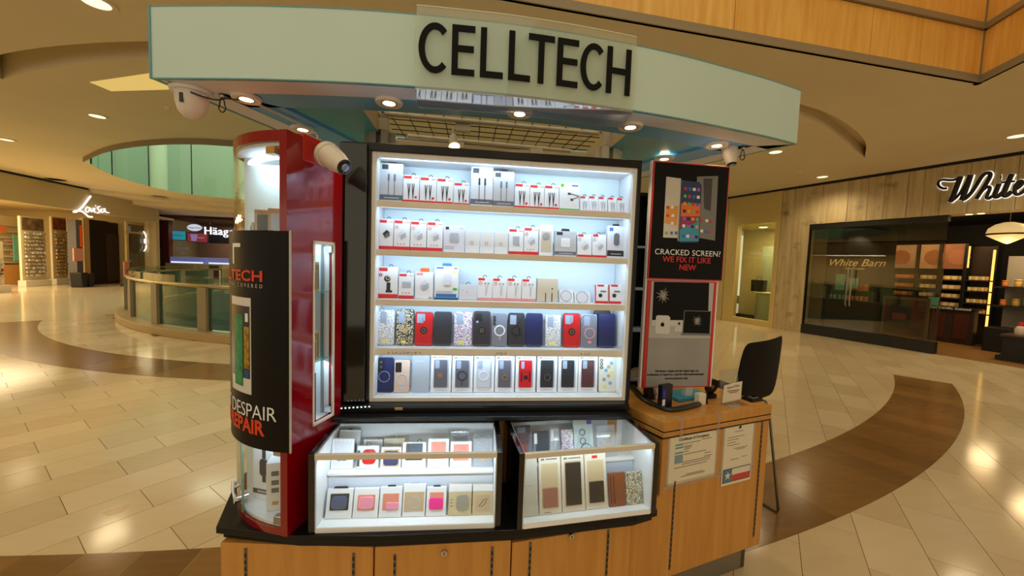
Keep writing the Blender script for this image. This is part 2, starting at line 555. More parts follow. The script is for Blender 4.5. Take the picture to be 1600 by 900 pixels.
ceil = struct('ceiling', fill_loops([[(-26, -10), (18, -10), (18, 34), (-26, 34)], atr, ov, slot1, slot2], CEIL, 'ceiling'), M_ceil)
for i, sl in enumerate((slot1, slot2)):
    mb = MB(); n = len(sl); h = .34 if i == 0 else .20
    for k in range(n):
        a, b = sl[k], sl[(k+1) % n]
        mb.quad((a[0], a[1], CEIL), (b[0], b[1], CEIL), (b[0], b[1], CEIL+h), (a[0], a[1], CEIL+h))
    top = fill_loops([sl], CEIL+h, 'cove_top')
    part('cove', mb, M_ceil, ceil); part('cove', top, M_ceil, ceil)
# wood-panelled edge of the atrium
M_fascia = wood('honey_veneer', (250, 202, 110), (228, 168, 74), 2.0, (6, 6, .5), .35)
M_trim = mat('bronze_trim', (152, 136, 106), .5)
def fascia(p0, p1, cuts, nm):
    d = Vector((p1[0]-p0[0], p1[1]-p0[1])); L = d.length; rz = atan2(d.y, d.x)
    w = struct(nm, MB().box(-.05, .03, .02, L+.05, .10, 3.2), M_trim)
    part('corner_trim', MB().box(L-.025, -.004, .0, L+.05, .06, 3.2), M_trim, w)
    w.location = (p0[0], p0[1], CEIL); w.rotation_euler = (0, 0, rz)
    part('edge_trim', MB().box(0, -.015, 0, L, .03, .085), M_trim, w)
    part('edge_trim', MB().box(0, -.03, .615, L, .03, .685), M_trim, w)
    for z0, z1 in ((.09, .61), (.69, 1.35), (1.37, 2.2)):
        for a, b in zip(cuts[:-1], cuts[1:]):
            part('wood_panel', MB().box(a+.004, 0, z0, b-.004, .03, z1), M_fascia, w, bevel=.003)
    return w
fascia((-6.0, 3.05), (6.11, 4.2), [0.0, 1.55, 3.33, 5.11, 6.9, 8.68, 10.46, 12.16], 'wall_atrium_far')
fascia((6.11, 4.2), (1.74, -7.8), [0.0, 1.78, 3.56, 5.34, 7.12, 8.9, 12.7], 'wall_atrium_right')
# ceiling cans
M_can = mat('lamp_trim', (225, 215, 190), .5)
M_bulb = glow('lamp_disc', (255, 232, 190), 1.6)
for i, (x, y) in enumerate(LAMPS):
    big = i in (0, 1)
    lab = {0: 'round ceiling light left of the canopy, below the lit niche', 1: 'round ceiling light at the top edge, left of canopy', 2: 'round ceiling light just below the right end of canopy',
           3: 'small round ceiling light near the plank facade corner', 4: 'round ceiling light at the right edge above script sign', 5: 'thin round ceiling light at the far left edge'}
    t = thing('ceiling_light', lab.get(i, 'round recessed ceiling light hidden behind the kiosk or beyond the frame'), 'ceiling light', (x, y, CEIL), 0, 'round recessed ceiling lights')
    part('trim_ring', MB().lathe([(.15, -.012), (.15, 0), (.11, 0), (.11, -.012)], 24, ring=True), M_can, t)
    part('lens', MB().lathe([(.001, -.011), (.115, -.011), (.115, -.004), (.001, -.004)], 24), M_bulb, t)
for lab, px, py in (('small ceiling sprinkler dot left of dome camera', 262, 168), ('small dark ceiling speck above the round ceiling light near plank facade', 1250, 268)):
    p = on_z(px, py, CEIL)
    t = thing('sprinkler', lab, 'sprinkler', p)
    part('escutcheon', MB().lathe([(.001, -.03), (.02, -.03), (.05, 0), (.001, 0)], 12), M_can, t)
# lit triangular niche: a flush glowing patch stands in for the lit recess
nq = [(-5.519, 6.333), (-5.472, 6.616), (-4.0, 6.25), (-3.9, 5.65), (-4.363, 5.859)]
t = thing('lit_niche', 'bright yellow lit ceiling niche behind the canopy corner', 'ceiling niche', (0, 0, CEIL))
part('lit_recess_patch', MB().prism(nq, -.006, -.002), glow('niche_glow', (255, 214, 120), .75), t)
# rim, glass and upper storey around the oval opening
nr = [p for p in ov if p[1] < 12.4]
i0 = 0
mb = MB()
near = [(p.x, p.y) for p in spline([(x, y, 0) for x, y in oval[:10]], 4)]
for a, b in zip(near[:-1], near[1:]):
    mb.quad((a[0], a[1], CEIL-.13), (b[0], b[1], CEIL-.13), (b[0], b[1], CEIL+.35), (a[0], a[1], CEIL+.35))
struct('trim_2', mb, mat('opening_rim', (138, 128, 108), .5))
far = [(p.x, p.y) for p in spline([(x, y, 0) for x, y in [(-10.75, 12.3), (-11.33, 13.42), (-11.78, 14.76), (-11.9, 16.3), (-11.53, 17.45), (-10.4, 18.05), (-8.6, 18.25), (-6.5, 17.8), (-4, 16.5), (-2.2, 14.5)]], 3)]
bal = thing('upper_balustrade', 'curved green glass balustrade of upper floor around the oval ceiling opening', 'balustrade', (-8, 14, CEIL))
M_gg = glass('green_glass', (.56, .70, .60), 1.0, milky=.45, milk=(.34, .48, .40))
for i in range(0, len(far)-4, 4):
    mb = MB(); a = far[i]
    for p, q in zip(far[i:i+4], far[i+1:i+5]):
        e = .012
        mb.quad((p[0]+8, p[1]-14, .0), (q[0]+8, q[1]-14, .0), (q[0]+8, q[1]-14, 2.3), (p[0]+8, p[1]-14, 2.3))
    part('glass_pane', mb, M_gg, bal)
    part('clamp_bar', MB().cyl((a[0]+8, a[1]-14, 0), (a[0]+8, a[1]-14, 2.3), .02, n=6), M_dark_metal, bal)
struct('wall_upper', MB().box(-20, 21.5, CEIL+.02, 4, 21.7, 9).box(-16.5, 8, CEIL+.02, -16.3, 21.5, 9), mat('upper_wall', (150, 190, 150), .8))
for x, y in ((-14.6, 15.4), (-13.6, 18.6), (-11.0, 20.3), (-7.2, 20.6)):
    struct('trim_3', MB().cyl((x, y, CEIL), (x, y, 9), .28, n=20), mat('upper_column', (235, 240, 215), .7), smooth=True)
light('upper_storey_daylight', 'AREA', (-9.0, 15.2, 8.6), 420, (.86, 1.0, .72), size=5.0)
# stepped soffit above the far shops
sf = [(-15.1, 17.2), (-12.6, 19.6), (-9.8, 20.4), (2, 20.4), (2, 26), (-20, 26), (-20, 21)]
struct('trim_4', MB().prism(sf, CEIL-.14, CEIL+.01), M_ceil)
sf2 = [(-15.3, 19.4), (-12.4, 21.0), (2, 21.2), (2, 26), (-20, 26), (-20, 22)]
struct('trim_5', MB().prism(sf2, CEIL-.30, CEIL-.14), M_ceil)

# ------------------------------------------------------------------ right wall: plank-clad store front and a cream one beside it
PR = Vector((9.79, 7.05, 0)); RZR = atan2(-.951, .308)
def rw(px, py, depth=0.0):
    """pixel -> local x,z on the right shop wall pushed back by depth"""
    q = on_plane(px, py, (PR.x+.951*depth, PR.y+.308*depth), (.951, .308))
    d = q-PR
    return d.x*.308-d.y*.951, q.z
def put(o, P, rz):
    o.location = P; o.rotation_euler = (0, 0, rz); return o
M_cream = mat('cream_plaster', (198, 178, 128), .75, vary=.05, vscale=1)
M_plank = wood('pale_knotty_pine', (206, 186, 146), (172, 150, 110), 1.6, (5, 5, .5), .6, knots=.8)
M_shop_black = mat('shop_black', (14, 12, 11), .5)
wR = put(struct('wall_right', MB().box(-3.29, .04, 2.93, 6, .4, CEIL).box(-3.29, .04, 0, -2.55, .4, 2.93), M_cream), PR, RZR)
x = -3.29; i = 0
while x < 4.4:
    w = random.choice((.26, .3, .34, .4))
    x1 = min(x+w, 4.5)
    z0 = 0 if x1 <= -2.5 else 2.93
    if x < -2.55 < x1: x1 = -2.55; z0 = 0
    part('plank', MB().box(x+.003, random.uniform(0, .012), z0, x1-.003, .04, CEIL-.06), M_plank, wR, bevel=.003, seg=1)
    x = x1
put(struct('trim_6', MB().box(-12, -.02, CEIL-.05, 6, .1, CEIL), mat('shadow_gap', (20, 17, 13), .8)), PR, RZR)
put(struct('wall_right_far', MB().box(-18, .02, 0, -4.97, .3, CEIL), M_cream), PR, RZR)
# cream store front with one tall window
w3 = put(struct('window_1', MB().box(-4.95, .02, 3.1, -3.3, .22, CEIL).box(-4.95, .02, 0, -4.6, .22, 3.1).box(-3.44, .02, 0, -3.3, .22, 3.1).box(-4.6, .02, 0, -3.44, .22, .16), mat('cream_frame', (205, 180, 118), .6)), PR, RZR)
part('pane', MB().box(-4.6, .10, .16, -3.44, .112, 3.1), glass('shop_glass', (.9, .93, .86), 1.0), w3)
rm = put(struct('wall_cream_shop', MB().box(-6.2, .3, 0, -3.3, 5, -.0).box(-6.2, 2.6, 0, -3.3, 2.7, 3.2).box(-3.4, .3, 0, -3.32, 2.7, 3.2).box(-6.2, .3, 3.15, -3.3, 2.7, 3.2), mat('cream_shop_wall', (214, 196, 140), .8)), PR, RZR)
part('glass_partition', MB().box(-4.95, 1.9, .1, -4.35, 1.92, 2.5), glass('frost_partition', (.8, .85, .75), 1, milky=.35, milk=(.6, .65, .5)), rm)
lp = PR+Vector((.308*-4.2+.951*1.4, -.951*-4.2+.308*1.4, 3.1))
light('cream_shop_light', 'AREA', lp, 60, (1, .86, .5), size=.8)
t = thing('reception_desk', 'pale green reception desk inside the cream shop window', 'desk', PR, RZR)
mb = MB(); x0, z0 = rw(1168, 508, .9); x1, z1 = rw(1206, 463, .9)
mb.lathe([(.34, 0), (.34, .92), (.001, .92)], 24, (x0+.42, 1.2, 0)); part('body', mb, mat('pale_green_desk', (190, 196, 165), .4), t, smooth=True)
part('top', MB().lathe([(.001, .93), (.42, .93), (.42, .96), (.001, .96)], 24, (x0+.42, 1.2, 0)), mat('desk_top', (220, 216, 180), .4), t)
t = thing('shopping_bag', 'black carrier bag standing on the pale green desk', 'bag', PR, RZR)
xb, zb = rw(1185, 455, 1.2)
part('bag_body', MB().slabxz([(xb-.2, .97), (xb+.2, .97), (xb+.21, 1.35), (xb-.21, 1.35)], 1.1, 1.3), M_shop_black, t, bevel=.01)
part('handle', MB().tube([(xb-.09, 1.2, 1.35), (xb-.07, 1.2, 1.45), (xb+.07, 1.2, 1.45), (xb+.09, 1.2, 1.35)], .008, 6), M_shop_black, t)
t = thing('ceiling_light', 'glowing ceiling light inside the cream shop', 'ceiling light', PR, RZR)
xb, zb = rw(1193, 347, 1.5)
part('trim_ring', MB().lathe([(.15, 3.12), (.15, 3.15), (.001, 3.15)], 20, (xb, 1.5, 0)), M_can, t)
part('lens', MB().lathe([(.001, 3.11), (.12, 3.11), (.12, 3.125), (.001, 3.125)], 20, (xb, 1.5, 0)), glow('shop_lamp', (255, 240, 190), 4), t)

# ------------------------------------------------------------------ left wall: open jewellery shop
PL = Vector((-14.8, 13.98, 0)); RZL = atan2(.994, -.106)
def lw(px, py, depth=0.0):
    q = on_plane(px, py, (PL.x-.994*depth, PL.y-.106*depth), (.994, .106))
    d = q-PL
    return -d.x*.106+d.y*.994, q.z
M_lov = mat('warm_plaster', (196, 180, 140), .8)
put(struct('wall_left', MB().box(-9, 0, 3.07, 7.3, .3, CEIL).box(7.05, 0, 0, 7.3, .3, 3.07), M_lov), PL, RZL)
put(struct('trim_7', MB().box(-9, -.015, CEIL-.07, 3.2, .05, CEIL), MATS['shadow_gap']), PL, RZL)
put(struct('wall_left_shop', MB().box(-9, 6.5, 0, 9, 6.6, 3.4).box(7.1, .3, 0, 7.2, 6.5, 3.4).box(-9, .3, 3.3, 9, 6.6, 3.4), mat('shop_cream_wall', (224, 206, 160), .8)), PL, RZL)
for xx, yy, e in ((-2.0, 3.2, 420), (1.2, 2.2, 220)):
    q = PL+Vector((-.106*xx-.994*yy, .994*xx-.106*yy, 3.2))
    light('jewellery_shop_light', 'AREA', q, e, (1, .82, .5), size=3.6)
wB = struct('wall_back', MB().box(-26, 27.5, 0, 16, 27.7, CEIL), M_lov)
# ================================================================== KIOSK
M_maple = wood('maple_laminate', (206, 150, 74), (188, 130, 58), 2.2, (10, 10, .8), .32)
M_toe = mat('toe_kick_metal', (140, 134, 120), .4, .6)
M_slot = mat('slotted_steel', (120, 114, 104), .4, .8)
M_lock = mat('lock_metal', (200, 196, 186), .2, 1.0)

def slotted(parent, x, z0, z1, y=-.001):
    s = part('slotted_strip', MB().box(x-.0048, y-.002, z0, x+.0048, y+.001, z1), M_slot, parent)
    mb = MB(); z = z0+.012
    while z < z1-.02:
        mb.box(x-.0026, y-.0026, z, x+.0026, y-.0018, z+.015); z += .026
    setm(part('slots', mb, M_black, s), kind='stuff')
def lock(parent, x, z, y=-.001):
    l = part('lock', MB().cyl((x, y-.008, z), (x, y, z), .0115, n=18), M_lock, parent, smooth=True)
    part('keyhole', MB().box(x-.0015, y-.0088, z-.006, x+.0015, y-.0078, z+.006), M_black, l)

def cabinet(p0, p1, z0, z1, depth, label, strips, locks, upper=None):
    d = Vector((p1[0]-p0[0], p1[1]-p0[1])); L = d.length; rz = atan2(d.y, d.x)
    t = thing('base_cabinet', label, 'cabinet', (p0[0], p0[1], 0), rz, 'maple base cabinets of the kiosk')
    part('carcass', MB().prism([(.004, .02), (L-.004, .02), (L-.07, depth), (.07, depth)], z0, z1), M_maple, t)
    part('door_panel', MB().box(.003, 0, z0, L-.003, .019, z1), M_maple, t, bevel=.002)
    part('toe_kick', MB().box(.0, .05, 0, L, .07, z0), M_toe, t)
    for x, a, b in strips: slotted(t, x, a, b)
    for x, z in locks: lock(t, x, z)
    return t
cabinet((-.883, 1.447), (-.322, 1.388), .165, .545, .5, 'maple base cabinet at the left end under the red tower', [(.095, .17, .528), (.49, .17, .522)], [])
cabinet((-.322, 1.388), (.187, 1.392), .165, .545, .5, 'maple base cabinet under the left glass counter case', [(.075, .17, .515), (.435, .17, .525)], [(.255, .513)])
cabinet((.187, 1.392), (.70, 1.47), .165, .535, .45, 'maple base cabinet under the right glass counter case', [(.075, .17, .527), (.41, .17, .527)], [(.245, .528)])
# right-hand counter cabinet, taller, with the papers
DP = Vector((.879, 1.590, 0)); DT = Vector((.69, .199, 0)).normalized(); RZD = atan2(DT.y, DT.x)
t = thing('counter_cabinet', 'tall maple counter cabinet at the right end with papers taped on', 'cabinet', DP, RZD)
part('carcass', MB().prism([(-.165, .021), (.705, .021), (.66, .48), (-.13, .48)], .165, .575).prism([(.004, .021), (.705, .021), (.66, .42), (-.03, .42), (-.03, .25)], .575, .84), M_maple, t)
part('front_panel', MB().slabxz([(-.17, .165), (.712, .165), (.712, .84), (0, .84), (0, .575), (-.17, .535)], 0, .02), M_maple, t, bevel=.002)
part('toe_kick', MB().box(-.16, .06, 0, .69, .09, .165).box(.66, .06, 0, .69, .5, .165), M_toe, t)
slotted(t, .087, .2, .63); slotted(t, .658, .22, .849)
ct = thing('countertop', 'thick maple worktop with two dark grooves at the right end', 'countertop', (DP.x, DP.y, 0), RZD)
cp = [(-.004, -.006), (.716, -.006), (.67, .44), (-.02, .44), (-.035, .24)]
cq = [(-.0025, -.0045), (.7145, -.0045), (.669, .438), (-.0185, .438), (-.0335, .24)]
part('top_slab', MB().prism(cp, .874, .92), M_maple, ct, bevel=.002)
part('groove', MB().prism(cq, .868, .8745), M_black, ct)
part('lower_slab', MB().prism(cp, .847, .8685), M_maple, ct, bevel=.0015)
part('groove', MB().prism(cq, .84, .8475), M_black, ct)
# black deck
deck = thing('kiosk_deck', 'black laminate deck carrying tower and glass counter cases', 'deck', (0, 1.7, 0))
dk = [(-.900, 1.455), (-.60, 1.392), (-.30, 1.372), (.19, 1.374), (.70, 1.425), (.80, 1.455), (.835, 1.60), (.76, 1.84), (.76, 2.1), (-1.0, 2.1), (-1.0, 1.75)]
dk = [(x, y-1.7) for x, y in dk]
part('top', MB().prism(dk, .575, .60), M_black, deck, bevel=.002)
dk2 = [(x*.985, y+.02 if y < 0 else y) for x, y in dk]
part('shadow_gap', MB().prism([(x, y) for x, y in dk2 if True], .546, .575), mat('gap_black', (6, 6, 6), .7), deck)
pl = thing('display_plinth', 'maple rail behind the glass cases carrying the lit display', 'plinth', (.1, 1.9, 0))
part('rail', MB().box(-.635, -.215, .60, .60, .2, .912), M_maple, pl)

# ------------------------------------------------------------------ lit wall display
X0, X1, ZB, ZT = -.405, .722, .992, 2.032
YS, YB = 1.715, 1.86
dsp = thing('display_cabinet', 'black framed wall display with five brightly lit shelves of phone accessories', 'display', (.16, 1.8, .912))
def dpart(name, mb, m, **k):
    return part(name, mb.xf(Matrix.Translation((-.16, -1.8, -.912))), m, dsp, **k)
dpart('housing', MB().box(-.545, YB+.012, .935, .757, 1.98, 2.085).box(-.545, 1.70, .935, -.43, YB+.012, 2.085).box(.742, 1.70, .935, .757, YB+.012, 2.085).box(-.43, 1.72, 2.055, .742, YB+.012, 2.085).box(-.43, 1.72, .935, .742, YB+.012, .975), M_black)
dpart('side_panel', MB().box(-.545, 1.675, .985, -.437, 1.70, 2.075), M_gloss_black, bevel=.002)
dpart('black_frame', MB().box(-.437, 1.69, 2.052, .757, 1.72, 2.085).box(.742, 1.69, .985, .757, 1.72, 2.052).box(-.437, 1.69, .985, -.424, 1.72, 2.052), M_black, bevel=.002)
dpart('white_frame', frame_mb(-.424, .976, .742, 2.052, .019, 1.70, 1.73), mat('cream_frame_white', (226, 224, 218), .5), bevel=.002)
dpart('back_panel', MB().box(X0, YB, ZB-.02, X1, YB+.01, ZT+.02), mat('lit_back_panel', (226, 238, 246), .6))
dpart('side_liner', MB().box(X0-.012, 1.73, ZB, X0-.001, YB, ZT), M_white); dpart('side_liner', MB().box(X1+.001, 1.73, ZB, X1+.012, YB, ZT), M_white)
dpart('top_liner', MB().box(X0, 1.73, ZT, X1, YB, ZT+.02), M_white)
dpart('bottom_liner', MB().box(X0, 1.73, ZB-.018, X1, YB, ZB), M_white)
SHELF = [(1.825, 1.852), (1.617, 1.643), (1.399, 1.427), (1.180, 1.211)]
M_lip = mat('tan_shelf_edge', (228, 222, 210), .6, vary=.04)
M_led = glow('led_strip', (215, 236, 255), 3.0)
for z0, z1 in SHELF:
    o = dpart('shelf', MB().box(X0, YS+.012, z0+.006, X1, YB, z1-.001), M_white)
    e = part('shelf_edge', MB().box(X0-.002-.16, YS-1.8, z0-.912, X1+.002-.16, YS+.012-1.8, z1-.912), M_lip, o, bevel=.001)
    part('led_strip', MB().box(X0+.01-.16, YS+.014-1.8, z0+.001-.912, X1-.01-.16, YS+.022-1.8, z0+.006-.912), M_led, o)
for z0 in [s[0] for s in SHELF]+[ZT]:
    light('display_led', 'AREA', ((X0+X1)/2, YS+.006, z0-.003), 1.15, COOL, (0, .9, -1), size=X1-X0-.04, size_y=.012)
for z0 in (SHELF[3][1], ZB):
    dpart('acrylic_lip', MB().box(X0+.005, YS+.001, z0, X1-.005, YS+.004, z0+.022), M_acryl)
dpart('ledge', MB().prism([(-.55, 1.60), (.735, 1.60), (.735, 1.70), (-.55, 1.70)], .925, .945).box(-.55, 1.655, .945, .745, 1.70, .976), M_black, bevel=.004)
dpart('ledge_foot', MB().box(-.55, 1.64, .914, .735, 1.70, .925), M_black)
dpart('brass_tag', MB().box(-.305, 1.652, .957, -.272, 1.656, .968), mat('tan_tag', (190, 150, 84), .5))
# dotted led strip down the left edge and along the foot
mb = MB(); st = MB()
for i in range(46):
    z = 1.06+.57*i/45; mb.box(-.556+.004*sin(i*.16), 1.668, z, -.551+.004*sin(i*.16), 1.672, z+.0055)
for i in range(8):
    x = -.52+.016*i; mb.box(x, 1.63, .972+.001*i, x+.005, 1.634, .976+.001*i)
setm(dpart('led_dots', mb, glow('led_dot', (220, 245, 255), 2.2)), kind='stuff')
dpart('led_tape', MB().box(-.558, 1.672, 1.05, -.546, 1.676, 1.64), M_black)
# handwritten notes on the fourth shelf edge
M_ink = mat('ink', (50, 48, 50), .7)
def scribble(px, py, w, n, seed):
    rnd = random.Random(seed)
    p = on_y(px, py, YS)
    sz = w/n
    for k in range(n):
        x = p.x-.16+k*sz
        pts = [(x+sz*.75*rnd.random(), YS-1.8-.0008, p.z-.912+.006*(rnd.random()-.5)*2) for _ in range(5)]
        part('handwriting', MB().tube(pts, .0007, 4), M_ink, dsp)
scribble(605, 551, .15, 9, 1); scribble(775, 552, .05, 4, 2); scribble(907, 553, .05, 4, 3)

# ------------------------------------------------------------------ glass counter cases
def glass_case(P, rz, w, d, hf, hb, label, energy):
    t = thing('counter_case', label, 'display case', (P[0], P[1], .60), rz, 'glass counter cases on the deck')
    th = .021
    for nm, x in (('side_panel', -th), ('side_panel', w)):
        part(nm, MB().prism([(0, 0)]*0 or [(x, 0), (x+th, 0), (x+th, d), (x, d)], 0, .01), M_black, t) if False else None
        mb = MB()
        mb.add([(x, -.004, 0), (x+th, -.004, 0), (x+th, d, 0), (x, d, 0), (x, -.004, hf+.004), (x+th, -.004, hf+.004), (x+th, d, hb+.004), (x, d, hb+.004)],
               [(0, 3, 2, 1), (4, 5, 6, 7), (0, 1, 5, 4), (1, 2, 6, 5), (2, 3, 7, 6), (3, 0, 4, 7)])
        part(nm, mb, M_gloss_black, t, bevel=.0015)
    for x in (.0005, w-.0045):
        mb = MB(); mb.add([(x, 0, .01), (x+.004, 0, .01), (x+.004, d, .01), (x, d, .01), (x, 0, hf-.003), (x+.004, 0, hf-.003), (x+.004, d, hb-.003), (x, d, hb-.003)],
                          [(0, 3, 2, 1), (4, 5, 6, 7), (0, 1, 5, 4), (1, 2, 6, 5), (2, 3, 7, 6), (3, 0, 4, 7)])
        part('side_liner', mb, M_white, t)
    part('bottom', MB().box(0, 0, 0, w, d, .012), M_white, t)
    part('front_sill', MB().box(.005, -.003, 0, w-.005, .006, .018), M_white_gloss, t)
    part('back_panel', MB().box(0, d-.012, .012, w, d, hb-.002), M_white, t)
    part('shelf', MB().box(.006, d*(.38 if w > .6 else .5), .158, w-.006, d-.014, .166), M_white_gloss, t)
    part('shelf_riser', MB().box(.006, d*(.42 if w > .6 else .54), .012, w-.006, d*(.42 if w > .6 else .54)+.006, .158), mat('shelf_riser_white', (214, 222, 240), .6), t)
    part('glass_front', MB().box(.005, -.002, .018, w-.005, .002, hf-.006), M_clear, t)
    a = atan2(hb-hf, d)
    g = MB(); g.add([(0, 0, hf), (w, 0, hf), (w, d, hb), (0, d, hb), (0, 0, hf+.005), (w, 0, hf+.005), (w, d, hb+.005), (0, d, hb+.005)],
                    [(0, 3, 2, 1), (4, 5, 6, 7), (0, 1, 5, 4), (1, 2, 6, 5), (2, 3, 7, 6), (3, 0, 4, 7)])
    part('glass_top', g, M_clear, t)
    part('front_rail', MB().box(.0, -.004, hf-.018, w, .012, hf+.001), mat('cream_rail', (216, 208, 190), .45), t, bevel=.001)
    part('led_strip', MB().box(.02, .013, hf-.012, w-.02, .018, hf-.006), M_led, t)
    M = Matrix.Translation((P[0], P[1], .60)) @ Matrix.Rotation(rz, 4, 'Z')
    dr = (M.to_3x3() @ Vector((0, .75, -1)))
    light('case_led', 'AREA', M @ Vector((w/2, .02, hf-.02)), energy, (.72, .88, 1.0), dr, size=w-.04, size_y=.012)
    return t
CL = (-.535, 1.402); RL = -.015; WL = .655
CR = (.222, 1.378); RR = radians(6.5); WR = .545
glass_case(CL, RL, WL, .262, .292, .302, 'left glass counter case of boxed earbud covers', .95)
glass_case(CR, RR, WR, .268, .292, .305, 'right glass counter case of phone covers', .42)

# ------------------------------------------------------------------ red corner tower with curved glass
TC = Vector((-.555, 1.785)); TR = .40
def tw(th, r=TR):
    a = radians(th); return (TC.x-r*sin(a), TC.y-r*cos(a))
def arcwall(r0, r1, t0, t1, z0, z1, n=24):
    mb = MB()
    for i in range(n+1):
        th = t0+(t1-t0)*i/n
        a, b = tw(th, r0), tw(th, r1)
        mb.v += [(a[0], a[1], z0), (b[0], b[1], z0), (b[0], b[1], z1), (a[0], a[1], z1)]
    for i in range(n):
        o = i*4
        for k in range(4):
            mb.f.append((o+k, o+(k+1) % 4, o+4+(k+1) % 4, o+4+k))
    mb.f += [(3, 2, 1, 0), (n*4, n*4+1, n*4+2, n*4+3)]
    return mb
tower = thing('red_display_tower', 'tall glossy red corner tower with curved glass and lit compartments', 'display tower', (0, 0, .60))
def tp(name, mb, m, parent=None, **k):
    return part(name, mb.xf(Matrix.Translation((0, 0, -.60))), m, parent or tower, **k)
FR = Vector((-.621, 1.39)); EB = Vector((.326, .945)); EL = Vector((-.945, .326))
def sw(a, l=0.0):   # along the red side wall, l to the left of it
    p = FR+EB*a+EL*l; return (p.x, p.y)
LW = .285
def wallbox(mb, a0, a1, l0, l1, z0, z1):
    return mb.prism([sw(a0, l0), sw(a1, l0), sw(a1, l1), sw(a0, l1)], z0, z1)
mb = MB()
wallbox(mb, 0, .121, 0, .022, .60, 2.02); wallbox(mb, .236, LW, 0, .022, .60, 2.02); wallbox(mb, .121, .236, 0, .022, .60, .958); wallbox(mb, .121, .236, 0, .022, 1.656, 2.02)
tp('side_wall', mb, M_red)
foot = [tw(t) for t in [9.5+i*5 for i in range(18)]]+[(-.955, 1.80), (-.57, 1.80), (-.57, 1.67), sw(LW-.01)]
tp('top_cap', MB().prism(foot, 1.985, 2.022), M_red, bevel=.002)
tp('base_plate', MB().prism(foot, .60, .624), M_red, bevel=.002)
tp('front_edge', MB().prism([sw(-.004, -.001), sw(.02, -.001), sw(.02, .026), sw(-.006, .026)], .60, 2.022), M_red)
tp('rear_block', MB().prism([sw(.07, -.002), sw(LW-.005, -.002), sw(LW-.005, .09), sw(.07, .09)], 1.94, 2.035), mat('red_orange_block', (178, 34, 18), .25), bevel=.003)
PA, PB2 = Vector((-.600, 1.525)), Vector((-.885, 1.625))
mb = MB().prism([tuple(PA), tuple(PB2), (PB2.x+.01, PB2.y+.02), (PA.x+.01, PA.y+.02)], .624, 1.985)
tp('back_panel', mb, mat('tower_white', (226, 236, 238), .6))
tp('left_panel', MB().prism([tuple(PB2), (PB2.x-.035, PB2.y+.10), (PB2.x-.02, PB2.y+.11), (PB2.x+.014, PB2.y+.02)], .624, 1.985), MATS['tower_white'])
shp = [tw(t, TR-.01) for t in [11+i*6 for i in range(10)]]+[tuple(PB2), tuple(PA)]
for z in (.626, .926, 1.66, 1.972):
    tp('shelf', MB().prism(shp, z, z+.012), M_white)
g1 = tp('curved_glass', arcwall(TR-.006, TR, 12, 72, .625, .925), M_clear); tp('curved_glass', arcwall(TR-.006, TR, 12, 72, 1.672, 1.984), M_clear)
tp('glass_edge', arcwall(TR-.007, TR+.001, 70.5, 72, .625, .925, 1), mat('glass_edge_green', (120, 165, 150), .2)); tp('glass_edge', arcwall(TR-.007, TR+.001, 44, 44.6, .625, .925, 1), MATS['glass_edge_green'])
tp('led_ring', arcwall(TR-.075, TR-.045, 24, 60, 1.945, 1.952), M_led)
tp('led_block', MB().prism([sw(-.002, .05), sw(.03, .05), sw(.03, .085), sw(-.002, .085)], 1.945, 1.968), mat('brass_clip', (200, 140, 60), .4))
lp = tw(40, .28)
light('tower_led', 'AREA', (lp[0], lp[1], 1.94), .8, COOL, (0, .25, -1), size=.16)
lp = tw(35, .32)
light('tower_led', 'AREA', (lp[0], lp[1], .915), .36, COOL, (0, .2, -1), size=.14)
# chrome latch at the foot of the glass
l = tp('latch', MB().cyl((*tw(50, TR+.016), .66), (*tw(50, TR-.03), .66), .013, n=14), M_chrome, smooth=True)
tp('latch_arm', MB().tube([(*tw(50, TR+.012), .66), (*tw(53, TR+.016), .70), (*tw(55, TR+.012), .72)], .006, 8).cyl((*tw(54, TR+.018), .70), (*tw(54, TR-.004), .70), .009, n=10), M_chrome, l, smooth=True)
tp('hinge_block', MB().prism([tw(13, TR-.008), tw(19, TR-.008), tw(19, TR-.03), tw(13, TR-.03)], .63, .66), M_steel, bevel=.002)
tp('hinge_block', MB().prism([tw(13, TR-.008), tw(19, TR-.008), tw(19, TR-.03), tw(13, TR-.03)], .885, .91), mat('hinge_tan', (200, 180, 140), .4), bevel=.002)
# window niche in the side wall
nb = MB()
wallbox(nb, .121, .236, .12, .126, .958, 1.656)
tp('niche_back', nb, M_white)
nb = MB(); wallbox(nb, .236, .242, .022, .126, .958, 1.656); wallbox(nb, .121, .236, .022, .12, .946, .958); wallbox(nb, .121, .236, .022, .12, 1.656, 1.668)
tp('niche_liner', nb, M_white)
nb = MB(); wallbox(nb, .119, .127, -.003, .004, .952, 1.66); wallbox(nb, .229, .238, -.003, .004, .952, 1.66); wallbox(nb, .119, .238, -.003, .004, .952, .962); wallbox(nb, .119, .238, -.003, .004, 1.648, 1.66)
tp('niche_frame', nb, mat('cream_edge', (228, 222, 205), .4))
for z in (1.19, 1.46):
    nb = MB(); wallbox(nb, .124, .232, .02, .118, z, z+.005); tp('glass_shelf', nb, glass('shelf_glass', (.7, .9, .86), 1, milky=.25, milk=(.35, .7, .65)))
nb = MB(); wallbox(nb, .230, .235, .045, .056, .96, 1.65); tp('perforated_rail', nb, M_steel)
nb = MB(); wallbox(nb, .222, .232, .002, .03, .97, .995); wallbox(nb, .222, .232, .002, .03, 1.62, 1.645); wallbox(nb, .124, .134, .0, .02, 1.295, 1.31); tp('clamp', nb, M_chrome)
lp = sw(.2, .03)
light('niche_led', 'AREA', (lp[0], lp[1], 1.645), .16, COOL, (-.4, 0, -1), size=.06)
lp = sw(.2, .03)
light('niche_led', 'AREA', (lp[0], lp[1], 1.18), .10, COOL, (-.4, 0, -1), size=.06)
nid = 0
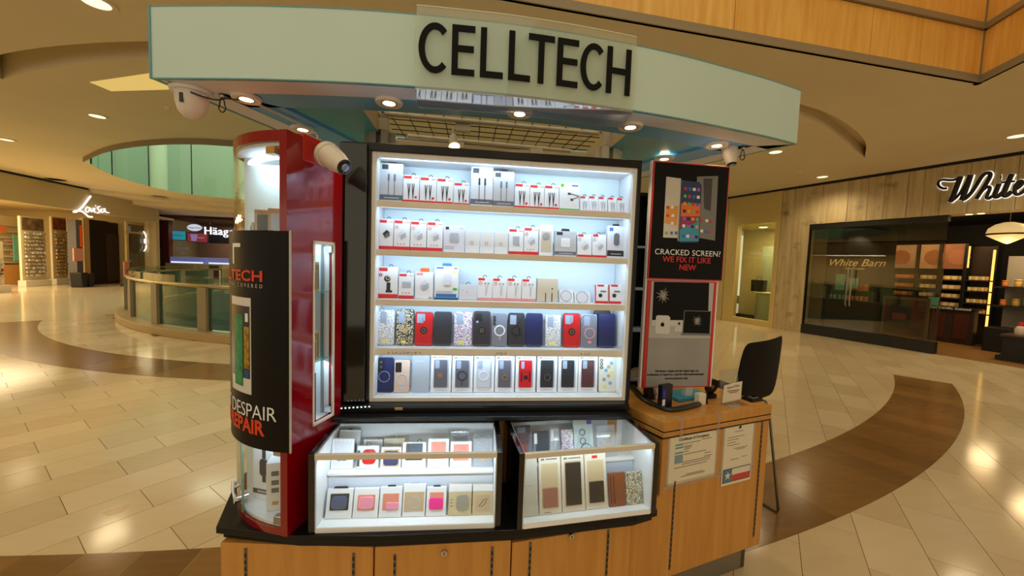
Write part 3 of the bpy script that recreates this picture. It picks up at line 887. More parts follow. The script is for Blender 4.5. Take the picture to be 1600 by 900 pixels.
for z, n in ((.958, 1), (1.195, 2), (1.465, 2)):
    for k in range(n):
        nid += 1
        t = thing('accessory_pack', ['black boxed accessory on the floor of the red tower side niche', 'first tan striped pack on the middle glass shelf of red tower niche', 'second tan striped pack on the middle glass shelf of red tower niche', 'first tan striped pack on the top glass shelf of red tower niche', 'second tan striped pack on the top glass shelf of red tower niche'][nid-1], 'box', (*sw(.146+.030*k, .022+.012*k), z+.001), atan2(EB.y, EB.x), 'packs in the red tower niche')
        h = .19 if n == 1 else .085+.03*k
        part('box_body', MB().box(-.013, -.004, 0, .013, .010, h), M_black if n == 1 else mat('tan_pack', (176, 158, 112), .5), t, bevel=.001)
        part('face_stripe', MB().box(-.006, -.0046, .01, -.002, -.0035, h-.01).box(.005, -.0046, .01, .009, -.0035, h-.01), mat('dark_stripe', (58, 50, 40), .5), t)
# black wrap-round sign
sg = thing('curved_sign', 'black curved sign with orange and white lettering wrapped on the red tower', 'sign', (0, 0, .60))
M_sign = mat('sign_black', (14, 11, 9), .4, spec=.18)
def sp_(name, mb, m, **k):
    return part(name, mb.xf(Matrix.Translation((0, 0, -.60))), m, sg, **k)
SR = TR+.016
sp_('panel', arcwall(SR-.004, SR, 7.2, 82, .915, 1.684, 40), M_sign, smooth=True)
sp_('edge_strip', arcwall(SR-.005, SR+.001, 6.6, 7.3, .914, 1.685, 1), mat('sign_edge', (190, 186, 170), .5))
def words(me, gap):
    # cut a flat text mesh into one mesh per word
    bm = bmesh.new(); bm.from_mesh(me)
    xs_ = sorted((v.co.x for v in bm.verts)); cuts = [xs_[0]-1]
    spans = sorted((min(v.co.x for v in f.verts), max(v.co.x for v in f.verts)) for f in bm.faces)
    reach = spans[0][1]
    for a, b in spans:
        if a-reach > gap: cuts.append((a+reach)/2)
        reach = max(reach, b)
    cuts.append(xs_[-1]+1); bm.free()
    out = []
    for a, b in zip(cuts[:-1], cuts[1:]):
        bm = bmesh.new(); bm.from_mesh(me)
        bmesh.ops.delete(bm, geom=[v for v in bm.verts if not a < v.co.x < b], context='VERTS')
        m2 = bpy.data.meshes.new('lettering'); bm.to_mesh(m2); bm.free(); out.append(m2)
    return out
def curved(me, th_right, z, m, name='lettering', r=SR+.0012, left=False, gap=9):
    if gap < 9:
        xm = max(v.co.x for v in me.vertices)
        for w in words(me, gap):
            wm = max(v.co.x for v in w.vertices)
            curved(w, th_right+math.degrees((xm-wm)/r), z, m, name, r)
        return
    """wrap a flat text mesh round the sign; its right end stands at angle th_right"""
    xm = max(v.co.x for v in me.vertices)
    bm = bmesh.new(); bm.from_mesh(me)
    bm.verts.ensure_lookup_table()
    for v in bm.verts:
        th = th_right+math.degrees((xm-v.co.x)/r)
        p = tw(th, r+v.co.z)
        v.co = Vector((p[0], p[1], z+v.co.y-.60))
    bm.to_mesh(me); bm.free()
    part(name, me, m, sg)
def sgz(px, py, r=SR):
    # angle and height where a pixel's ray meets the sign
    best = None
    for i in range(0, 700):
        th = 5+i*.1
        p = tw(th, r); q = pix((p[0], p[1], 1.3))
        if q[0] <= px:
            d = ray(px, py); t = Vector((p[0], p[1])).dot(Vector((d.x, d.y)))/(d.x**2+d.y**2)
            return th, CAM_P.z+t*d.z
    return 60, 1.3
M_orange = mat('orange_print', (214, 62, 20), .5)
th, z = sgz(411, 433); curved(text_mesh('CELLTECH', .052, bold=.0012, space=1.05, wide=1.5), th, z, M_orange)
th, z = sgz(411, 448); curved(text_mesh('WE GOT YOU COVERED', .019, space=1.95), th, z, mat('tan_print', (190, 176, 150), .5), gap=.014)
th, z = sgz(432, 650); curved(text_mesh("DON'T DESPAIR", .072, space=.98, bold=-.0006), th, z, M_whiteprint, gap=.015)
th, z = sgz(413, 672); curved(text_mesh('WE REPAIR', .072, bold=.0022), th, z, M_orange, gap=.012)
def curved_plate(t0, t1, z0, z1, m, name, r=SR+.0008, n=8):
    sp_(name, arcwall(r-.0006, r+.0003, t0, t1, z0, z1, n), m)
# phone picture on the sign: white body, black screen, colour tiles
t0, zt = sgz(392.5, 466); tL = t0+20; _, zb = sgz(392, 617)
curved_plate(t0, tL, zb, zt, mat('phone_white', (214, 212, 206), .4), 'picture_phone')
curved_plate(t0+.8, tL, zb+.055, zt-.03, mat('phone_screen', (14, 16, 16), .3), 'picture_screen', SR+.0014)
ts, _ = sgz(386, 550)
_, za = sgz(382, 575); _, zc = sgz(382, 510); curved_plate(t0+1.3, t0+5.2, za, zc, mat('tile_amber', (168, 128, 30), .5, vary=.6, vscale=60), 'picture_tile', SR+.002)
_, za2 = sgz(382, 590); curved_plate(t0+1.3, t0+5.2, za2, za-.004, mat('tile_blue', (28, 74, 140), .5, vary=.6, vscale=60), 'picture_tile', SR+.002)
_, z1_ = sgz(372, 490); _, z0_ = sgz(372, 600); curved_plate(t0+6.5, t0+15, z0_, z1_, mat('tile_green', (30, 130, 84), .5, vary=.5, vscale=40), 'picture_tile', SR+.002)
curved_plate(t0+2.0, t0+4.2, zt-.085, zt-.055, M_whiteprint, 'picture_icon', SR+.002)
tt, z1_ = sgz(377, 380); _, z0_ = sgz(377, 386)
curved_plate(tt, tt+9, z0_, z1_, M_whiteprint, 'corner_mark', SR+.001)
curved_plate(tt+7, tt+9, z0_-.06, z1_, M_whiteprint, 'corner_mark', SR+.001)

# ------------------------------------------------------------------ canopy
O = [(-1.217, 1.638), (-1.0, 1.600), (-.782, 1.566), (-.488, 1.534), (-.224, 1.521), (.02, 1.519), (.15, 1.522), (.40, 1.542), (.662, 1.577), (.90, 1.621), (1.154, 1.681), (1.40, 1.744), (1.616, 1.812)]
FRONT = [(p.x, p.y) for p in spline([(a, b, 0) for a, b in O], 4)]
def front_y(x):
    for a, b in zip(FRONT[:-1], FRONT[1:]):
        if a[0] <= x <= b[0]:
            return a[1]+(b[1]-a[1])*(x-a[0])/(b[0]-a[0])
    return FRONT[-1][1]
BL, BR = (-.72, 3.0), (1.05, 3.05)
ZC0, ZC1 = 2.25, 2.515
OUT = FRONT+[BR, BL]           # closed outline, counter-clockwise
def inset(poly, d):
    n = len(poly); out = []
    for i in range(n):
        p, a, b = Vector(poly[i]), Vector(poly[i-1]), Vector(poly[(i+1) % n])
        e1 = (p-a).normalized(); e2 = (b-p).normalized()
        n1 = Vector((-e1.y, e1.x)); n2 = Vector((-e2.y, e2.x))
        m = (n1+n2).normalized()
        out.append(tuple(p+m*d/max(.35, m.dot(n1))))
    return out
def ringstrip(a, b, z0, z1):
    mb = MB(); n = len(a)
    for i in range(n):
        mb.v += [(*a[i], z0), (*b[i], z0), (*b[i], z1), (*a[i], z1)]
    for i in range(n):
        o, q = i*4, ((i+1) % n)*4
        for k in range(4):
            mb.f.append((o+k, o+(k+1) % 4, q+(k+1) % 4, q+k))
    return mb
can = thing('kiosk_canopy', 'frosted pale green canopy over the kiosk with round downlights underneath', 'canopy', (0, 0, ZC0))
def cpart(name, mb, m, parent=None, **k):
    return part(name, mb.xf(Matrix.Translation((0, 0, -ZC0))), m, parent or can, **k)
M_frost = mat('frosted_glass', (198, 222, 214), .35, vary=.03, vscale=2)
M_edge = mat('teal_glass_edge', (96, 158, 168), .2)
in1 = inset(OUT, .012)
k = len(FRONT)
def wallstrip(pts, q, z0, z1):
    mb = MB(); n = len(pts)
    for a, b in zip(pts, q):
        mb.v += [(*a, z0), (*b, z0), (*b, z1), (*a, z1)]
    for i in range(n-1):
        for j in range(4):
            mb.f.append((i*4+j, i*4+(j+1) % 4, i*4+4+(j+1) % 4, i*4+4+j))
    mb.f += [(3, 2, 1, 0), ((n-1)*4, (n-1)*4+1, (n-1)*4+2, (n-1)*4+3)]
    return mb
cpart('front_fascia', wallstrip(FRONT, in1[:k], ZC0+.004, ZC1-.004), M_frost, smooth=True)
cpart('side_fascia', wallstrip([FRONT[-1], BR], [in1[k-1], in1[k]], ZC0+.004, ZC1-.004), M_frost)
cpart('side_fascia', wallstrip([BL, FRONT[0]], [in1[k+1], in1[0]], ZC0+.004, ZC1-.004), M_frost)
cpart('back_fascia', wallstrip([BR, BL], [in1[k], in1[k+1]], ZC0+.004, ZC1-.004), M_frost)
op = inset(OUT, -.0015)
cpart('glass_edge', ringstrip(op, in1, ZC0, ZC0+.004), M_edge); cpart('glass_edge', ringstrip(op, in1, ZC1-.004, ZC1), M_edge)
cpart('glass_edge', MB().box(FRONT[0][0]-.004, FRONT[0][1]-.004, ZC0, FRONT[0][0]+.003, FRONT[0][1]+.003, ZC1), M_edge)
r1, r2 = inset(OUT, .015), inset(OUT, .125)
r3 = inset(OUT, .275)
cpart('underside_panel', ringstrip(r1, r2, ZC0+.001, ZC0+.02), mat('canopy_white_cool_spill', (220, 228, 248), .35), bevel=.001)  # white tinted blue to carry the display's cool light spill
cpart('underside_strip', ringstrip(r2, r3, ZC0+.006, ZC0+.02), mat('canopy_blue', (104, 180, 255), .35))
M_teal = mat('teal_soffit', (84, 176, 214), .25)
hx0, hx1, hy0, hy1 = -.50, .76, 1.84, 2.58
HOLE = [(hx0+(hx1-hx0)*i/12, front_y(hx0+(hx1-hx0)*i/12)+.30) for i in range(13)]+[(hx1, hy1), (hx0, hy1)]
sof = fill_loops([r3, HOLE], .018, 'soffit_panel')
part('soffit_panel', sof, M_teal, can)
mb = MB()
for a, b in ((HOLE[12], HOLE[13]), (HOLE[13], HOLE[14]), (HOLE[14], HOLE[0])):
    mb.quad((*a, ZC0+.018), (*b, ZC0+.018), (*b, ZC0+.12), (*a, ZC0+.12))
cpart('opening_frame', mb, mat('beige_frame', (190, 176, 140), .6))
DL = [(-.945, 1.756), (-.868, 2.11), (-.352, 1.679), (.193, 1.685), (.713, 1.74), (1.246, 1.9), (1.114, 2.19)]
M_halo = glow('halogen', (255, 225, 180), 14)
for x, y in DL:
    d = cpart('downlight', MB().lathe([(.052, ZC0-.010), (.056, ZC0-.002), (.056, ZC0+.004), (.030, ZC0+.004), (.032, ZC0-.008)], 24, (x, y, 0), ring=True), mat('downlight_white', (236, 230, 220), .4), smooth=True)
    cpart('bulb', MB().lathe([(.001, ZC0-.006), (.018, ZC0-.006), (.026, ZC0+.003), (.001, ZC0+.003)], 16, (x, y, 0)), M_halo, d)
    cpart('inner_ring', MB().lathe([(.026, ZC0-.008), (.034, ZC0-.008), (.034, ZC0-.004), (.026, ZC0-.004)], 20, (x, y, 0), ring=True), M_steel, d)
    light('downlight', 'SPOT', (x, y, ZC0-.02), 7, (1, .80, .52), size=.03, spot=radians(95), blend=.7)
cpart('conduit', MB().tube(spline([(-.93, 1.80, ZC0-.004), (-.88, 1.93, ZC0-.004), (-.84, 2.03, ZC0-.006), (-.80, 2.11, ZC0-.02), (-.82, 2.16, ZC0-.05)], 5), .006, 6), mat('white_cable', (226, 220, 212), .5), smooth=True)
# wire grid over the opening
gr = thing('wire_grid', 'cream tube frame with dark wire mesh inside the canopy opening', 'ceiling grid', (0, 0, 2.35))
M_tube = mat('cream_tube', (206, 196, 168), .45)
def gp(name, mb, m, **kk):
    return part(name, mb.xf(Matrix.Translation((0, 0, -2.35))), m, gr, **kk)
for y0, y1, x0, x1 in ((2.095, 2.155, -.46, .70), (2.437, 2.515, -.40, .63), (1.84, 1.86, -.49, .75)):
    gp('tube', MB().tube([(x0, y0, 2.35), (x1, y1, 2.35)], .013, 10), M_tube, smooth=True)
mb = MB()
for i in range(13):
    x = -.46+1.18*i/12; mb.tube([(x, 1.83, 2.366), (x*.92, 2.55, 2.366)], .003, 5)
gp('wire', mb, M_dark_metal)
mb = MB()
for i in range(9):
    y = 1.86+.085*i; mb.tube([(-.48, y, 2.363), (.74, y+.06, 2.363)], .003, 5)
gp('wire', mb, M_dark_metal)
gp('bracket_box', MB().box(-.10, 2.12, 2.30, -.02, 2.16, 2.345), M_tube, bevel=.002); gp('bracket_box', MB().box(-.14, 2.45, 2.305, -.06, 2.49, 2.34), M_tube, bevel=.002); gp('bracket_box', MB().box(.36, 2.48, 2.305, .44, 2.52, 2.34), M_tube, bevel=.002)
t = thing('spot_lamp', 'small lit track spotlight hanging from the wire grid', 'lamp', (-.115, 2.2, 2.345))
part('stem', MB().cyl((0, 0, -.06), (0, 0, 0), .006, n=8), M_tube, t)
part('head', MB().cyl((0, 0, -.05), (.01, -.03, -.115), .018, .032, n=16), M_tube, t, smooth=True)
part('bulb', MB().cyl((.0097, -.0295, -.113), (.0103, -.0318, -.118), .027, n=16), M_halo, t)
light('spot_lamp_light', 'SPOT', (-.105, 2.165, 2.22), 5, (1, .84, .55), (.15, -.5, -1), size=.02, spot=radians(80))
for lab, xs in (('grey steel twin posts holding the canopy, behind the display on the left', (-.53, -.47)), ('cream steel twin posts holding the canopy, behind the display on the right', (.74, .80))):
    t = thing('canopy_post', lab, 'post', (xs[0], 2.15, 0))
    for x in xs:
        part('upright', MB().box(x-xs[0]-.018, -.02, 0, x-xs[0]+.018, .02, 2.40), M_tube if xs[0] > 0 else mat('grey_post', (150, 144, 130), .5), t, bevel=.002)
    part('back_plate', MB().box(-.05, .022, .95, xs[1]-xs[0]+.05, .03, 2.28), M_tube if xs[0] > 0 else MATS['grey_post'], t)
    part('cross_plate', MB().box(-.02, -.022, 2.28, xs[1]-xs[0]+.02, .022, 2.34), M_tube, t, bevel=.002)
# clear sign sheet hung on the fascia with black letters
ban = thing('canopy_sign', 'clear acrylic sign sheet with black CELLTECH letters on the canopy', 'sign', (.2, 1.5, ZC0))
bx0, bx1 = -.222, .645
xs = [bx0+(bx1-bx0)*i/24 for i in range(25)]
def bpart(name, mb, m, **kk):
    return part(name, mb.xf(Matrix.Translation((-.2, -1.5, -ZC0))), m, ban, **kk)
bpart('sheet', wallstrip([(x, front_y(x)-.018) for x in xs], [(x, front_y(x)-.0155) for x in xs], ZC0-.012, ZC1+.018), M_sheet, smooth=True)
lip = MB()
for x in xs:
    y = front_y(x); lip.v += [(x, y-.018, ZC0-.014), (x, y+.085, ZC0-.042), (x, y+.085, ZC0-.040), (x, y-.018, ZC0-.012)]
for i in range(len(xs)-1):
    for j in range(4):
        lip.f.append((i*4+j, i*4+(j+1) % 4, i*4+4+(j+1) % 4, i*4+4+j))
bpart('bottom_lip', lip, glass('lip_acrylic', (.9, .93, .98), 1.0, milky=.12, milk=(.72, .8, .95), ior=4.0))
bpart('top_lip', wallstrip([(x, front_y(x)-.018) for x in xs], [(x, front_y(x)-.014) for x in xs], ZC1+.018, ZC1+.022), mat('sheet_edge', (216, 212, 178), .4))
def letter(kind, x0, x1, z0, z1, s=.023):
    mb = MB(); y0 = -.0225; y1 = -.0185
    def bar(a, b, c, d): mb.box(a, y0, b, c, y1, d)
    if kind in 'EL':
        bar(x0, z0, x0+s, z1); bar(x0+s, z0, x1, z0+s)
        if kind == 'E':
            bar(x0+s, z1-s, x1, z1); bar(x0+s, (z0+z1)/2-s/2+.006, x1-.004, (z0+z1)/2+s/2+.006)
    elif kind == 'T':
        m = (x0+x1)/2; bar(m-s/2, z0, m+s/2, z1-s); bar(x0, z1-s, x1, z1)
    elif kind == 'H':
        bar(x0, z0, x0+s, z1); bar(x1-s, z0, x1, z1); bar(x0+s, (z0+z1)/2-s/2, x1-s, (z0+z1)/2+s/2)
    elif kind == 'C':
        cx, cz, rx, rz = x0+(x1-x0)*.56, (z0+z1)/2, (x1-x0)*.56, (z1-z0)/2
        n = 26; a0, a1 = radians(46), radians(314)
        pts = [(cx+rx*cos(a0+(a1-a0)*i/n), cz+rz*sin(a0+(a1-a0)*i/n)) for i in range(n+1)]
        pin = [(cx+(rx-s)*cos(a0+(a1-a0)*i/n), cz+(rz-s)*sin(a0+(a1-a0)*i/n)) for i in range(n+1)]
        for i in range(n):
            mb.slabxz([pts[i], pts[i+1], pin[i+1], pin[i]], y0, y1)
    mb.v = [(v[0], v[1]+front_y(v[0]), v[2]) for v in mb.v]
    bpart('letter', mb, M_blackprint)
ext = [('C', 100, 295), ('E', 320, 472), ('L', 508, 660), ('L', 695, 842), ('T', 825, 1000), ('E', 1020, 1165), ('C', 1180, 1345), ('H', 1365, 1537)]
for ch, a, b in ext:
    y = 1.50
    xa = on_y(630+a/4.21, 80, y).x; xb = on_y(630+b/4.21, 80, y).x
    letter(ch, xa, xb, 2.297, 2.477)
# ================================================================== PRODUCTS
ORD = ['first', 'second', 'third', 'fourth', 'fifth', 'sixth', 'seventh', 'eighth', 'ninth', 'tenth', 'eleventh', 'twelfth', 'thirteenth', 'fourteenth', 'fifteenth', 'sixteenth', 'seventeenth']
P_white = mat('carton_white', (232, 234, 240), .45)
P_silver = mat('carton_silver', (196, 202, 214), .3, .25)
P_red = mat('carton_red', (214, 38, 42), .45)
P_grey = mat('carton_grey', (104, 106, 116), .45)
P_dark = mat('carton_dark', (42, 44, 50), .45)
P_green = mat('carton_green', (70, 178, 44), .45)
P_blue = mat('carton_blue', (40, 108, 178), .45)
P_lgrey = mat('carton_light_grey', (176, 182, 196), .45)
P_beige = mat('carton_beige', (206, 194, 172), .5)
P_orange = mat('carton_orange', (236, 96, 24), .5)
P_lid = mat('carton_pale', (218, 220, 232), .45)
P_hook = mat('hook_black', (24, 24, 26), .4)

def feats(t, w, h, d, fs):
    for f in fs:
        k = f[0]
        if k == 'band':
            part('band', MB().box(-w/2, -.0008, f[1]*h, w/2, 0, f[2]*h), f[3], t)
        elif k == 'rect':
            part(f[6] if len(f) > 6 else 'print', MB().box((f[1]-.5)*w, -.0010, f[2]*h, (f[3]-.5)*w, 0, f[4]*h), f[5], t)
        elif k == 'disc':
            part('print', MB().slabxz(circ_pts(f[3]*w, 16, (f[1]-.5)*w, f[2]*h), -.0012, 0), f[4], t)
        elif k == 'ring':
            part(f[6] if len(f) > 6 else 'ring', ring_mb((f[1]-.5)*w, f[2]*h, f[3]*w, f[4]*w, -.0022, 0), f[5], t)
        elif k == 'cables':
            mb = MB()
            for x in f[1]:
                x = (x-.5)*w
                mb.box(x-.0013, -.0012, .12*h, x+.0013, 0, .55*h); mb.box(x-.004, -.0016, .55*h, x+.004, 0, .72*h)
            part('cable_picture', mb, f[2], t)
        elif k == 'vcables':
            mb = MB()
            for x in f[1]:
                x = (x-.5)*w
                mb.slabxz([(x-.001, .15*h), (x+.001, .15*h), (x+.006, .70*h), (x+.003, .70*h), (x, .45*h), (x-.003, .70*h), (x-.006, .70*h)], -.0012, 0)
            part('cable_picture', mb, f[2], t)
        elif k == 'hook':
            part('hanger', MB().tube([(-.009+f[2]*w, d*.5, h-.002), (-.007+f[2]*w, d*.5, h+.008), (f[2]*w, d*.5, h+.0125), (.007+f[2]*w, d*.5, h+.008), (.008+f[2]*w, d*.5, h+.003)], .0016, 6), f[1], t)
        elif k == 'tab':
            part('hang_tab', MB().slabxz([(-f[1]*w/2, h), (f[1]*w/2, h), (f[1]*w/2*.8, h+f[2]), (-f[1]*w/2*.8, h+f[2])], d*.3, d*.3+.002), f[3], t)
        elif k == 'plug':
            mb = MB().slabxz(rrect(.42*w, .36*h, .06*w, 3, 0, .36*h), -.0025, 0)
            part('product_picture', mb, f[1], t)
        elif k == 'cube':
            c = .52*h; a = .26*w
            part('product_picture', MB().slabxz([(-a, c), (-.2*a, c-1.25*a), (a, c-.5*a), (.9*a, c+.5*a), (.1*a, c+1.1*a)], -.0022, 0), f[1], t)
            part('product_picture', MB().slabxz([(-.2*a, c-1.25*a), (a, c-.5*a), (.9*a, c+.5*a), (-.3*a, c-.3*a)], -.0028, -.002), f[2], t)
        elif k == 'window':
            part('window', MB().slabxz(rrect((f[3]-f[1])*w, (f[4]-f[2])*h, .03*w, 3, ((f[1]+f[3])/2-.5)*w, f[2]*h), -.0012, 0), f[5], t)
        elif k == 'block':   # raised soft product behind the window
            part('product', MB().slabxz(rrect((f[3]-f[1])*w, (f[4]-f[2])*h, min((f[3]-f[1])*w, (f[4]-f[2])*h)*f[6], 5, ((f[1]+f[3])/2-.5)*w, f[2]*h), -.006, 0), f[5], t, bevel=.002)
        elif k == 'line':
            part('print', MB().tube([((x-.5)*w, -.001, z*h) for x, z in f[1]], f[2], 5), f[3], t)
        elif k == 'bars':
            mb = MB()
            for i in range(f[1]):
                z = (f[2]+(f[3]-f[2])*i/max(1, f[1]-1))*h; mb.box((f[4]-.5)*w, -.0009, z, (f[5]-.5)*w, 0, z+f[6])
            part('small_print', mb, f[7], t)

def carton(name, label, cat, loc, w, h, d, body, fs, group, rx=-.07, rz=0.0):
    t = thing(name, label, cat, loc, rz, group, rx)
    part('box_body', MB().box(-w/2, 0, 0, w/2, d, h), body, t, bevel=.0008, seg=1)
    feats(t, w, h, d, fs)
    return t
def span(x0, x1, top, Y, zb, py=None):
    pm = py or top+15
    a, b = on_y(x0, pm, Y), on_y(x1, pm, Y)
    tz = on_y((x0+x1)/2, top, Y).z
    return (a.x+b.x)/2, b.x-a.x-.0015, tz-zb
RED = lambda extra: [('rect', .03, .88, .52, .97, P_red), ('band', .0, .12, P_red), ('rect', .68, .90, .96, .93, P_redpale), ('hook', P_hook, .12)]+extra
P_redpale = mat('carton_red_pale', (232, 150, 150), .5)
P_silverfs = lambda extra: [('rect', .08, .84, .36, .96, P_dark), ('rect', .70, .90, .94, .92, P_lgrey), ('band', .06, .19, P_grey), ('rect', .2, .105, .85, .125, P_silver), ('tab', .42, .012, P_hook)]+extra
SH = [1.852, 1.643, 1.427, 1.211, .992]
YP = 1.765
# ---- top shelf
row = [(593, 629.5, 254, 'silver'), (629.5, 655, 273, 'red'), (656, 682, 276, 'red'), (682.5, 708, 278, 'red'), (709, 733, 285, 'redlow'), (736, 771, 260, 'silver2'), (771, 804, 267, 'silver'),
       (804.5, 828, 286, 'red'), (828, 851, 288, 'red'), (851, 874, 289, 'red'), (874.5, 906, 285, 'green'), (907, 921, 305, 'slim'), (921, 936, 305, 'slim'), (936, 950, 306, 'slim'), (951, 965, 307, 'slim'), (965, 979, 308, 'slim')]
for i, (a, b, top, k) in enumerate(row):
    x, w, h = span(a, b, top, YP, SH[0])
    pos = f', {ORD[i]} from left on the top shelf'
    loc = (x, YP, SH[0]+.0005)
    if k.startswith('silver'):
        carton('cable_box', 'tall silver cable box'+pos, 'box', loc, w, h, .028, P_silver if k == 'silver' else P_lid, P_silverfs([('cables', (.38, .64), P_grey if k == 'silver' else P_dark)]), 'boxes on the top display shelf')
    elif k.startswith('red'):
        carton('cable_box', 'white cable box with red foot band'+pos, 'box', loc, w, h, .022, P_white, RED([('vcables', (.36, .62), P_dark), ('disc', .80, .22, .08, P_red)]), 'boxes on the top display shelf')
    elif k == 'green':
        carton('cable_box', 'wide white and green cable box'+pos, 'box', loc, w, h, .026, P_white, [('band', 0, .09, P_green), ('disc', .14, .9, .09, P_green), ('rect', .62, .88, .94, .93, P_blue), ('line', [(1.0, .55), (.55, .62), (.45, .61)], .0016, P_grey), ('line', [(.98, .53), (.75, .46), (.60, .40)], .0016, P_grey), ('rect', .42, .58, .56, .65, P_dark), ('rect', .56, .37, .70, .45, P_dark)], 'boxes on the top display shelf')
    else:
        carton('cable_box', 'slim white and red cable box'+pos, 'box', loc, w, h, .018, P_white, [('rect', .03, .86, .6, .98, P_red), ('band', 0, .12, P_redpale), ('vcables', (.40, .68), P_lgrey), ('hook', P_hook, .1)], 'boxes on the top display shelf', rx=-.22)
# ---- second shelf
row = [(592, 614.5, 342, 'rb'), (615, 640.5, 343, 'rw'), (641, 666.5, 345, 'rw'), (667, 692, 346, 'rw'), (693, 726.5, 352, 'sv'), (727, 749.5, 361, 'wh'), (750, 772, 362, 'wh'), (772.5, 794, 363, 'wh'),
       (795, 818.5, 357, 'rw2'), (819, 842, 355, 'rw'), (843, 865, 351, 'tall'), (867, 901, 361, 'bag'), (902.5, 925.5, 366, 'rp'), (926, 948.5, 366, 'rp'), (950, 978, 353, 'sl')]
for i, (a, b, top, k) in enumerate(row):
    x, w, h = span(a, b, top, YP, SH[1])
    pos = f', {ORD[i]} from left on the second shelf'
    loc = (x, YP, SH[1]+.0005); G = 'boxes on the second display shelf'
    if k == 'rb': carton('charger_box', 'white and red box showing a black charger'+pos, 'box', loc, w, h, .024, P_white, RED([('cube', P_dark, P_grey)]), G)
    elif k == 'rw': carton('charger_box', 'white and red box showing a white charger'+pos, 'box', loc, w, h, .024, P_white, RED([('cube', P_lid, P_lgrey), ('ring', .16, .76, .07, .1, P_redpale), ('disc', .25, .2, .035, P_red), ('disc', .45, .2, .035, P_red), ('disc', .65, .2, .035, P_red)]), G)
    elif k == 'sv': carton('charger_box', 'wide silver charger box'+pos, 'box', loc, w, h, .03, P_lid, [('rect', .08, .84, .24, .94, P_dark), ('rect', .75, .88, .93, .91, P_lgrey), ('plug', P_lgrey), ('bars', 2, .12, .19, .05, .5, .0012, P_grey)], G)
    elif k == 'wh': carton('adapter_box', 'small plain white adapter box'+pos, 'box', loc, w, h, .03, P_white, [('rect', .36, .42, .42, .54, P_lgrey), ('rect', .5, .42, .56, .54, P_lgrey), ('line', [(.34, .4), (.48, .37), (.6, .4)], .0008, P_lgrey)], G, rx=0)
    elif k == 'rw2': carton('charger_box', 'white and red socket box'+pos, 'box', loc, w, h, .024, P_white, RED([('window', .28, .35, .72, .7, P_lgrey), ('disc', .62, .42, .03, P_dark), ('disc', .72, .34, .03, P_dark), ('disc', .55, .34, .03, P_dark)]), G)
    elif k == 'tall': carton('wireless_charger_box', 'tall white box with round charger window'+pos, 'box', loc, w, h, .03, P_white, [('window', .14, .12, .88, .80, P_beige), ('disc', .5, .62, .28, P_lid), ('ring', .5, .62, .26, .3, P_lgrey), ('bars', 4, .16, .38, .22, .80, .003, P_lid)], G)
    elif k == 'bag': carton('charger_box', 'silver charger pack with grey foot band'+pos, 'box', loc, w, h, .022, P_silver, P_silverfs([('plug', P_white)]), G)
    elif k == 'rp': carton('charger_box', 'leaning white and red charger box'+pos, 'box', loc, w, h, .024, P_white, [('rect', .06, .9, .42, 1.0, P_red), ('band', 0, .1, P_red), ('cube', P_lid, P_lgrey), ('ring', .16, .78, .07, .1, P_lgrey), ('hook', P_hook, .0)], G, rx=-.12)
    else: carton('car_charger_box', 'silver box showing a grey car charger'+pos, 'box', loc, w, h, .028, P_lid, [('rect', .1, .84, .32, .95, P_blue), ('block', .36, .40, .66, .78, P_grey, .45), ('band', .06, .24, P_dark), ('rect', .2, .12, .8, .14, P_silver), ('tab', .42, .012, P_hook)], G)
